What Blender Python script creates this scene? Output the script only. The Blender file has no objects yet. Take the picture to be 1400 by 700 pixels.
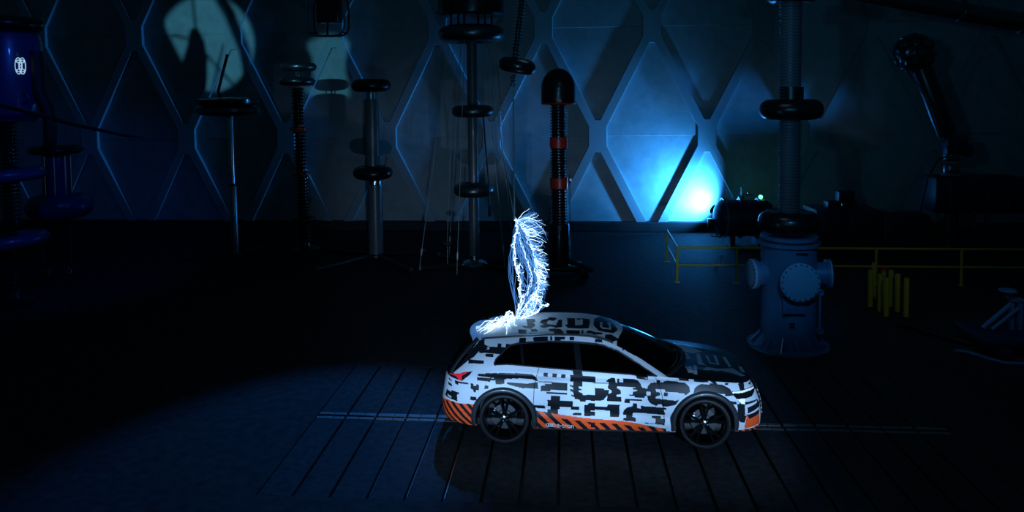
import bpy, bmesh, math, random
import numpy as np
from mathutils import Vector, Matrix
random.seed(7); rng = np.random.default_rng(7)
PI = math.pi
scene = bpy.context.scene
C = scene.collection

# ------------------------------------------------------------------ camera
cam_d = bpy.data.cameras.new('camera'); cam = bpy.data.objects.new('camera', cam_d); C.objects.link(cam)
scene.camera = cam
F_PX, YAW, PITCH, ROLL, CAM_H = 1028.46, -.0859, .0555, -.0114, 5.1834
cam_d.sensor_fit = 'HORIZONTAL'; cam_d.sensor_width = 36.0
cam_d.lens = F_PX / 1400 * 36
cam_d.shift_x = (700 - 683.34) / 1400
cam_d.shift_y = (187.33 - 350) / 1400
cam_d.clip_end = 200
def _camera_matrix():
    fw = Vector((math.sin(YAW), math.cos(YAW), 0)); rx = Vector((math.cos(YAW), -math.sin(YAW), 0)); up = Vector((0, 0, 1))
    f2 = fw * math.cos(PITCH) - up * math.sin(PITCH); u2 = up * math.cos(PITCH) + fw * math.sin(PITCH)
    x3 = rx * math.cos(ROLL) + u2 * math.sin(ROLL); u3 = u2 * math.cos(ROLL) - rx * math.sin(ROLL)
    m = Matrix((x3, u3, -f2)).transposed().to_4x4(); m.translation = (0, 0, CAM_H)
    return m
cam.matrix_world = _camera_matrix()

# ------------------------------------------------------------------ world, lights, exposure
scene.view_settings.view_transform = 'Standard'; scene.view_settings.look = 'None'
scene.view_settings.exposure = 0.0; scene.view_settings.gamma = 1.0; scene.view_settings.use_curve_mapping = False
scene.cycles.use_denoising = True
scene.cycles.max_bounces = 6
w = bpy.data.worlds.new('dark_hall'); scene.world = w; w.use_nodes = True
w.node_tree.nodes['Background'].inputs[0].default_value = (.06, .48, .92, 1)
w.node_tree.nodes['Background'].inputs[1].default_value = .016

def lamp(name, kind, loc, target, energy, color, size=.3, angle=None, blend=.4):
    d = bpy.data.lights.new(name, kind); o = bpy.data.objects.new(name, d); C.objects.link(o)
    o.location = loc; d.energy = energy; d.color = color
    if kind == 'AREA': d.size = size
    else: d.shadow_soft_size = size
    if kind == 'SPOT': d.spot_size = angle; d.spot_blend = blend
    if target is not None:
        o.rotation_euler = (Vector(target) - Vector(loc)).to_track_quat('-Z', 'Y').to_euler()
    return o
# gallery lamps high beside the viewer, washing the dome wall
lamp('gallery_spot', 'SPOT', (-1.7, 2, 6.2), (9, 28, 7.0), 480, (.07, .44, .80), .12, math.radians(38), .8)
lamp('gallery_spot', 'SPOT', (1.6, 2, 6.0), (4, 28, 7.2), 330, (.05, .40, .80), .12, math.radians(44), .8)
lamp('low_spot', 'SPOT', (0, 2, 3.0), (-3, 28, 6.4), 430, (.13, .50, .85), .12, math.radians(36), .8)
# projector hung high on the left: its beam passes hanging rings (built below) on the way to the wall
lamp('projector', 'SPOT', (-8, 4, 9), (-13.9, 28.5, 7.3), 8200, (.15, .70, 1.0), .035, math.radians(9.2), .3)
lamp('projector', 'SPOT', (-8, 4, 9), (-9.0, 28.5, 6.3), 5200, (.15, .70, 1.0), .035, math.radians(6.8), .5)
lamp('added_top_fill', 'AREA', (1.6, 12.2, 9.5), (1.2, 11.6, 0), 20, (.35, .68, 1.0), 2.5)  # soft fill added over the car to lift bonnet and roof
# blue wash skimming along the wall from the right, and a blue lamp over the left bank
lamp('wall_wash', 'SPOT', (20, 26.5, 4.7), (-9, 28.4, 4.9), 15000, (.015, .28, 1.0), .3, math.radians(15), .8)
lamp('blue_spot', 'SPOT', (-7, 11, 8.5), (-14, 19, 3.0), 560, (.02, .12, 1.0), .3, math.radians(45), .6)
lamp('blue_spot', 'SPOT', (-1.6, 21, 9.6), (-4.1, 10.2, 0), 4600, (.03, .27, 1.0), .12, math.radians(27), .7)
lamp('blue_spot', 'SPOT', (6.0, 9.0, 9.5), (8.9, 15.4, .7), 300, (.06, .42, 1.0), .5, math.radians(15), .6)  # added to brighten the low rig, no such lamp is known
lamp('blue_spot', 'SPOT', (3.2, 7.0, 7.2), (4.6, 15.6, 1.3), 560, (.06, .42, 1.0), .3, math.radians(13), .6)
lamp('bollard_fill', 'SPOT', (5, 6, 7.4), (8.2, 18.6, .5), 110, (.75, .85, .6), .3, math.radians(24), .9)  # fill light added to bring up the yellow bollards and railing


# ------------------------------------------------------------------ materials
def mat(name, color, rough=.5, metal=0., emit=None, strength=1., spec=.5, coat=0., bump=0., scale=20., vary=0.):
    m = bpy.data.materials.new(name); m.use_nodes = True; nt = m.node_tree
    b = nt.nodes['Principled BSDF']
    b.inputs['Base Color'].default_value = (*color, 1); b.inputs['Roughness'].default_value = rough
    b.inputs['Metallic'].default_value = metal; b.inputs['Specular IOR Level'].default_value = spec
    b.inputs['Coat Weight'].default_value = coat; b.inputs['Coat Roughness'].default_value = .05
    if emit:
        b.inputs['Emission Color'].default_value = (*emit, 1); b.inputs['Emission Strength'].default_value = strength
    if bump or vary:
        tc = nt.nodes.new('ShaderNodeTexCoord'); n = nt.nodes.new('ShaderNodeTexNoise')
        n.inputs['Scale'].default_value = scale; n.inputs['Detail'].default_value = 6
        nt.links.new(tc.outputs['Object'], n.inputs['Vector'])
        if vary:
            r = nt.nodes.new('ShaderNodeValToRGB')
            r.color_ramp.elements[0].position = .3; r.color_ramp.elements[1].position = .72
            r.color_ramp.elements[0].color = tuple(c * (1 - vary) for c in color) + (1,)
            r.color_ramp.elements[1].color = tuple(min(1, c * (1 + vary)) for c in color) + (1,)
            nt.links.new(n.outputs['Fac'], r.inputs['Fac']); nt.links.new(r.outputs['Color'], b.inputs['Base Color'])
        if bump:
            bp = nt.nodes.new('ShaderNodeBump'); bp.inputs['Strength'].default_value = bump; bp.inputs['Distance'].default_value = .02
            nt.links.new(n.outputs['Fac'], bp.inputs['Height']); nt.links.new(bp.outputs['Normal'], b.inputs['Normal'])
    return m
def glass_mat(name, tint, rough=.02):
    m = bpy.data.materials.new(name); m.use_nodes = True; nt = m.node_tree
    nt.nodes.remove(nt.nodes['Principled BSDF'])
    t = nt.nodes.new('ShaderNodeBsdfTransparent'); t.inputs[0].default_value = (*tint, 1)
    g = nt.nodes.new('ShaderNodeBsdfGlossy'); g.inputs['Roughness'].default_value = rough
    fr = nt.nodes.new('ShaderNodeFresnel'); fr.inputs[0].default_value = 1.5
    mx = nt.nodes.new('ShaderNodeMixShader')
    nt.links.new(fr.outputs[0], mx.inputs[0]); nt.links.new(t.outputs[0], mx.inputs[1]); nt.links.new(g.outputs[0], mx.inputs[2])
    nt.links.new(mx.outputs[0], nt.nodes['Material Output'].inputs[0])
    return m
M = {
 'wall': mat('painted_panel', (.33, .36, .38), .55, bump=.05, scale=3, vary=.12),
 'rib': mat('painted_rib', (.30, .33, .35), .5),
 'plinth': mat('dark_plinth', (.012, .013, .015), .7),
 'floor': mat('dark_concrete', (.034, .035, .037), .75, bump=.25, scale=6, vary=.35, spec=.06),
 'slab': mat('worn_slab', (.035, .036, .038), .72, bump=.3, scale=9, vary=.4, spec=.09),
 'plate': mat('steel_edge_plate', (.14, .15, .155), .5, .1, vary=.3, scale=14),
 'pit': mat('slot_pit', (.004, .004, .005), .8),
 'rail_steel': mat('polished_slot_edge', (.35, .36, .38), .25, 1.),
 'steel': mat('brushed_steel', (.42, .44, .46), .28, 1.),
 'darksteel': mat('dark_steel', (.06, .062, .066), .35, .7),
 'bluegrey': mat('grey_blue_enamel', (.06, .19, .34), .36, .15, coat=.2, vary=.1, scale=2),
 'blueflange': mat('light_blue_blank_flange', (.17, .38, .56), .5),
 'tankblue': mat('deep_blue_enamel', (.010, .038, .15), .35, coat=.3),
 'black': mat('black_enamel', (.008, .008, .009), .3, coat=.2),
 'rubber': mat('black_rubber', (.012, .012, .012), .65),
 'silicone': mat('ribbed_dark_insulator', (.018, .016, .018), .22, coat=.4),
 'ceramic': mat('grey_corrugated_insulator', (.13, .15, .19), .38),
 'red': mat('red_enamel', (.70, .03, .015), .35, coat=.3),
 'grp': mat('grey_resin_tube', (.10, .11, .115), .35, coat=.2),
 'alu': mat('spun_aluminium', (.55, .57, .58), .22, 1.),
 'darkalu': mat('dull_dark_aluminium', (.16, .17, .18), .3, .9),
 'yellow': mat('yellow_paint', (.55, .46, .04), .45),
 'cable': mat('black_cable', (.01, .01, .01), .5),
 'wire': mat('steel_wire', (.6, .62, .64), .4, .5),
 'machine': mat('dark_blue_machine_paint', (.012, .018, .040), .45),
 'emblem': mat('lit_emblem', (.8, .85, .9), .5, emit=(.55, .85, 1.0), strength=.6),
 'green': mat('green_pilot_lamp', (.1, .6, .3), .4, emit=(.12, 1.0, .42), strength=2.6),
 'arc_core': mat('arc_core', (0, 0, 0), 1, emit=(.55, .80, 1.0), strength=3.2),
 'arc_fine': mat('arc_streamer', (0, 0, 0), 1, emit=(.10, .36, 1.0), strength=1.0),
 'white_paint': mat('white_foil', (.62, .66, .70), .5, coat=.0),
 'black_foil': mat('black_foil', (.007, .009, .012), .45, spec=.22, coat=.03),
 'orange_foil': mat('orange_foil', (.95, .095, .015), .5, emit=None),
 'arch_plastic': mat('dark_arch_trim', (.022, .025, .030), .38, coat=.2),
 'tyre': mat('tyre_rubber', (.010, .010, .011), .6, spec=.3),
 'rim': mat('gloss_black_rim', (.006, .006, .007), .12, .3, coat=1.),
 'chrome': mat('bright_metal', (.75, .77, .8), .15, 1.),
 'glass': glass_mat('tinted_glass', (.045, .055, .05)),
 'clearglass': glass_mat('dark_windscreen', (.04, .045, .05)),
 'lens': mat('black_lamp_glass', (.006, .007, .009), .05, coat=1.),
 'drl': mat('daylight_strip', (.85, .9, .95), .2, emit=(.75, .88, 1.0), strength=.35),
 'taillight': mat('red_lamp_glass', (.75, .012, .03), .2, coat=1., emit=(.9, .02, .05), strength=.35),
 'seat': mat('dark_upholstery', (.03, .03, .032), .8),
 'white_letter': mat('white_print', (.75, .78, .8), .5),
}

# ------------------------------------------------------------------ mesh helpers
class MB:
    def __init__(s): s.v = []; s.f = []; s.m = []
    def add(s, verts, faces, mi=0):
        o = len(s.v); s.v += [tuple(map(float, p)) for p in verts]
        s.f += [tuple(i + o for i in f) for f in faces]; s.m += [mi] * len(faces); return s
    def box(s, c, d, rot=None, mi=0, taper=1.0):
        x, y, z = (q / 2 for q in d)
        P = [(-x, -y, -z), (x, -y, -z), (x, y, -z), (-x, y, -z), (-x * taper, -y * taper, z), (x * taper, -y * taper, z), (x * taper, y * taper, z), (-x * taper, y * taper, z)]
        if rot is not None: P = [rot @ Vector(p) for p in P]
        P = [(p[0] + c[0], p[1] + c[1], p[2] + c[2]) for p in P]
        return s.add(P, [(0, 3, 2, 1), (4, 5, 6, 7), (0, 1, 5, 4), (1, 2, 6, 5), (2, 3, 7, 6), (3, 0, 4, 7)], mi)
    def bbox(s, c, d, b=.02, rot=None, mi=0):
        """box with chamfered vertical and top edges"""
        bm = bmesh.new(); bmesh.ops.create_cube(bm, size=1)
        for v in bm.verts: v.co = Vector((v.co.x * d[0], v.co.y * d[1], v.co.z * d[2]))
        bmesh.ops.bevel(bm, geom=bm.edges[:], offset=min(b, min(d) * .45), segments=2, affect='EDGES', profile=.5)
        P = [v.co.copy() for v in bm.verts]; bm.verts.index_update()
        Fs = [tuple(v.index for v in f.verts) for f in bm.faces]; bm.free()
        if rot is not None: P = [rot @ p for p in P]
        return s.add([(p[0] + c[0], p[1] + c[1], p[2] + c[2]) for p in P], Fs, mi)
    def lathe(s, prof, seg=32, o=(0, 0, 0), rot=None, mi=0, cap=True):
        """prof: list of (radius, z) bottom to top, turned about z."""
        V = []; n = len(prof)
        for r, z in prof:
            for k in range(seg):
                a = 2 * PI * k / seg; V.append(Vector((r * math.cos(a), r * math.sin(a), z)))
        Fs = [(i * seg + k, i * seg + (k + 1) % seg, (i + 1) * seg + (k + 1) % seg, (i + 1) * seg + k) for i in range(n - 1) for k in range(seg)]
        if cap:
            if prof[0][0] > 1e-6: Fs.append(tuple(range(seg))[::-1])
            if prof[-1][0] > 1e-6: Fs.append(tuple((n - 1) * seg + k for k in range(seg)))
        if rot is not None: V = [rot @ p for p in V]
        return s.add([(p[0] + o[0], p[1] + o[1], p[2] + o[2]) for p in V], Fs, mi)
    def torus(s, R, rx, rz, o=(0, 0, 0), rot=None, seg=48, sec=16, mi=0):
        prof = [(R + rx * math.cos(2 * PI * k / sec - PI / 2), rz * math.sin(2 * PI * k / sec - PI / 2)) for k in range(sec + 1)]
        return s.lathe(prof, seg, o, rot, mi, cap=False)
    def tube(s, pts, r, seg=8, mi=0, cap=True):
        pts = [Vector(p) for p in pts]; n = len(pts); rr = r if hasattr(r, '__len__') else [r] * n
        V = []; prev = None
        for i, p in enumerate(pts):
            t = (pts[min(i + 1, n - 1)] - pts[max(i - 1, 0)])
            t = t.normalized() if t.length > 1e-9 else Vector((0, 0, 1))
            if prev is None: a = t.orthogonal().normalized()
            else:
                a = prev - t * prev.dot(t); a = a.normalized() if a.length > 1e-6 else t.orthogonal().normalized()
            prev = a; b = t.cross(a)
            for k in range(seg):
                q = 2 * PI * k / seg; V.append(p + (a * math.cos(q) + b * math.sin(q)) * rr[i])
        Fs = [(i * seg + k, i * seg + (k + 1) % seg, (i + 1) * seg + (k + 1) % seg, (i + 1) * seg + k) for i in range(n - 1) for k in range(seg)]
        if cap: Fs += [tuple(range(seg))[::-1], tuple((n - 1) * seg + k for k in range(seg))]
        return s.add(V, Fs, mi)
def link(name, mesh, parent=None):
    o = bpy.data.objects.new(name, mesh); C.objects.link(o)
    if parent is not None: o.parent = parent
    return o
def obj(name, mb, m, parent=None, loc=None, smooth=True, angle=35):
    me = bpy.data.meshes.new(name); me.from_pydata(mb.v, [], mb.f)
    for x in (m if isinstance(m, (list, tuple)) else [m]): me.materials.append(M[x])
    if any(mb.m): me.polygons.foreach_set('material_index', mb.m)
    if smooth:
        me.polygons.foreach_set('use_smooth', [True] * len(me.polygons))
        me.set_sharp_from_angle(angle=math.radians(angle))
    me.update()
    o = link(name, me, parent)
    if loc: o.location = loc
    return o
def tag(o, label=None, cat=None, group=None, kind=None):
    for k, v in (('label', label), ('category', cat), ('group', group), ('kind', kind)):
        if v: o[k] = v
    return o
def thing(name, label, cat, loc=(0, 0, 0), rz=0, group=None):
    o = bpy.data.objects.new(name, None); C.objects.link(o); o.location = loc; o.rotation_euler = (0, 0, rz); o.empty_display_size = .2
    return tag(o, label, cat, group)
def piece(name, mb, m, label, cat, loc=(0, 0, 0), group=None):
    return tag(obj(name, mb, m, None, loc), label, cat, group)
def rot_to(d):
    return Vector((0, 0, 1)).rotation_difference(Vector(d).normalized()).to_matrix()
def ribbed(r0, r1, z0, z1, pitch):
    """profile of a shed insulator column"""
    n = max(2, int(round((z1 - z0) / pitch))); p = (z1 - z0) / n; out = []
    for i in range(n):
        z = z0 + i * p
        out += [(r0, z), (r0, z + p * .35), (r1, z + p * .45), (r1, z + p * .55), (r0 + (r1 - r0) * .25, z + p * .85)]
    return out + [(r0, z1)]
# ---- car surface functions (car frame: x = forward from rear axle, y = left, z = up) ----
def lerp(x, pts):
    xs = [p[0] for p in pts]; ys = [p[1] for p in pts]
    return np.interp(x, xs, ys)

def smooth(x, pts, h):
    # piecewise-linear curve blurred with a small window, so that it bends softly
    ks = np.linspace(-1, 1, 9); w = 1 - ks * ks * .9
    return sum(wi * lerp(np.asarray(x) + h * k, pts) for k, wi in zip(ks, w)) / w.sum()

SM = 1.3
REAR = [(.0, -.80), (.16, -.88), (.24, -.95), (.36, -1.0), (.53, -1.005), (.71, -.975), (.94, -.935), (1.03, -.86), (1.2, -.72)]
FRONT = [(.0, 3.76), (.2, 3.83), (.35, 3.845), (.5, 3.84), (.66, 3.81), (.82, 3.75), (.93, 3.68), (1.0, 3.62), (1.1, 3.45), (1.2, 3.3)]
WID = [(.0, .85), (.2, .87), (.3, .895), (.42, .91), (.52, .92), (.60, .93), (.72, .945), (.84, .948), (.93, .93), (1.0, .91), (1.06, .88), (1.12, .855), (1.2, .83)]
TOP = [(-1, .96), (-.94, .98), (-.88, 1.03), (-.8, 1.09), (-.7, 1.165), (-.6, 1.18), (-.4, 1.155), (-.12, 1.12), (.26, 1.08), (.47, 1.06), (.66, 1.03), (.82, .985), (.9, .955), (.96, .935), (1, .93)]
NF, NR = 5.0, 5.5
ZB = .245

def hull(t, v):
    """near (right) side of the lower body; t in -1..1 along the outline, v in 0..1 from sill to shoulder."""
    t = np.asarray(t, float); v = np.asarray(v, float)
    n = np.where(t > 0, NF, NR)
    # even spread along the outline: t is an angle-like parameter
    a = np.abs(t)
    c, s_ = np.cos((1 - a) * np.pi / 2), np.sin((1 - a) * np.pi / 2)
    cx = np.sign(t) * c ** (2 / n); cy = s_ ** (2 / n)
    top = smooth(cx, TOP, .04)
    zb = ZB - .015 * np.clip((cx - .8) / .1, 0, 1) + .05 * np.clip((-cx - .82) / .18, 0, 1)
    z = zb + (top - zb) * v
    semi = np.where(t > 0, smooth(z, FRONT, .05) - SM, SM - smooth(z, REAR, .05))
    x = SM + cx * semi
    y = -cy * smooth(z, WID, .04)
    return np.stack([x, y, z], -1)

def hull_t_samples(n):
    """t values evenly spaced along the outline."""
    t = np.linspace(-1, 1, 6001)
    P = hull(t, np.full_like(t, .5))
    d = np.r_[0, np.cumsum(np.linalg.norm(np.diff(P, axis=0), axis=1))]
    return np.interp(np.linspace(0, d[-1], n), d, t)

_tt = np.linspace(-1, 1, 4001)
_HT = hull(_tt, np.ones_like(_tt))
def belt(x):
    """shoulder point of the body side at station x (near side)."""
    return np.stack([np.asarray(x, float), np.interp(x, _HT[:, 0], _HT[:, 1]), np.interp(x, _HT[:, 0], _HT[:, 2])], -1)

DRIPZ = [(-.42, 1.435), (-.3, 1.468), (.11, 1.51), (.6, 1.55), (1.0, 1.555), (1.3, 1.535), (1.53, 1.485), (1.75, 1.39), (2.02, 1.265), (2.28, 1.12), (2.40, 1.05)]
DRIPW = [(-.42, .53), (.1, .575), (.8, .58), (1.3, .58), (1.55, .59), (1.75, .62), (2.02, .70), (2.28, .80), (2.40, .85)]
def drip(x):
    return np.stack([np.asarray(x, float), -smooth(x, DRIPW, .08), smooth(x, DRIPZ, .06)], -1)

BELT_A = [(0, -.80), (.2, -.14), (.3, .12), (.5, .9), (.75, 1.75), (1, 2.42)]
DRIP_A = [(0, -.40), (.2, .0), (.3, .2), (.5, .9), (.75, 1.65), (1, 2.40)]
def glasshouse(a, v):
    """near side wall of the cabin from the shoulder (v=0) to the drip rail (v=1)."""
    a = np.asarray(a, float); v = np.asarray(v, float)[..., None]
    B = belt(lerp(a, BELT_A)); D = drip(lerp(a, DRIP_A))
    P = B + (D - B) * v
    P[..., 1] -= (.035 * np.sin(np.pi * np.clip(v[..., 0], 0, 1)) * np.clip(np.minimum(a * 8, (1 - a) * 5), 0, 1))
    return P

ROOFZ = [(-.46, 1.475), (-.3, 1.525), (-.05, 1.59), (.3, 1.635), (.77, 1.66), (1.23, 1.65), (1.57, 1.60), (1.74, 1.54), (1.9, 1.47)]
def roof(q, r):
    """q 0..1 rear to front, r -1..1 across."""
    q = np.asarray(q, float); r = np.asarray(r, float)
    x0 = -.40 - .10 * (1 - r * r); x1 = 1.68 + .13 * (1 - r * r)
    x = x0 + (x1 - x0) * q
    xe = -.40 + 2.08 * q
    D = drip(xe)
    w = -D[..., 1]
    zc = smooth(x, ROOFZ, .1)
    y = r * w
    k = np.abs(r) ** 2.6
    z = zc * (1 - k) + D[..., 2] * k
    x = x * (1 - k) + xe * k
    return np.stack([x, y, z], -1)

def windscreen(b, r):
    """b 0 base .. 1 top, r across."""
    b = np.asarray(b, float); r = np.asarray(r, float)
    T = roof(np.ones_like(b), r)
    xe = 2.40 + (1.68 - 2.40) * b
    E = drip(xe)
    base = np.stack([2.40 + .32 * (1 - r * r), r * .85, 1.05 + .065 * (1 - np.abs(r) ** 2)], -1)
    P = base + (T - base) * b[..., None]
    # follow the pillar at the edges
    k = (np.abs(r) ** 4)[..., None]
    Ee = np.stack([E[..., 0], -E[..., 1] * np.sign(r) * np.abs(r), E[..., 2]], -1)
    P = P * (1 - k) + Ee * k
    P[..., 2] += .03 * np.sin(np.pi * b) * (1 - k[..., 0])
    return P

def rear_window(b, r):
    b = np.asarray(b, float); r = np.asarray(r, float)
    bt = belt(-.80)
    base = np.stack([-.80 - .10 * (1 - np.abs(r) ** 3), -bt[1] * r, bt[2] + 0 * r], -1)
    dt = drip(-.40)
    top = np.stack([-.40 - .10 * (1 - r * r), -dt[1] * r, dt[2] + .01 + .03 * (1 - r * r)], -1)
    P = base + (top - base) * b[..., None]
    P[..., 0] -= .03 * np.sin(np.pi * b)
    return P

def bonnet(q, r):
    """q 0 cowl .. 1 nose, r across."""
    q = np.asarray(q, float); r = np.asarray(r, float)
    cq = np.minimum(.425 + .575 * q, 1)
    t = 1 - np.arccos(cq ** (NF / 2)) * 2 / np.pi
    E = hull(t, np.ones_like(t))
    y = -E[..., 1] * r
    crown = .03 * np.clip((1 - q) * 1.6 + .12, 0, 1)
    k = np.abs(r) ** 2.4
    z = E[..., 2] + crown * (1 - k) + .02 * np.exp(-((np.abs(r) - .62) / .12) ** 2) * np.clip(1 - q, 0, 1)
    x = E[..., 0] + .0 * (1 - k)
    return np.stack([x, y, z], -1)
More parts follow.
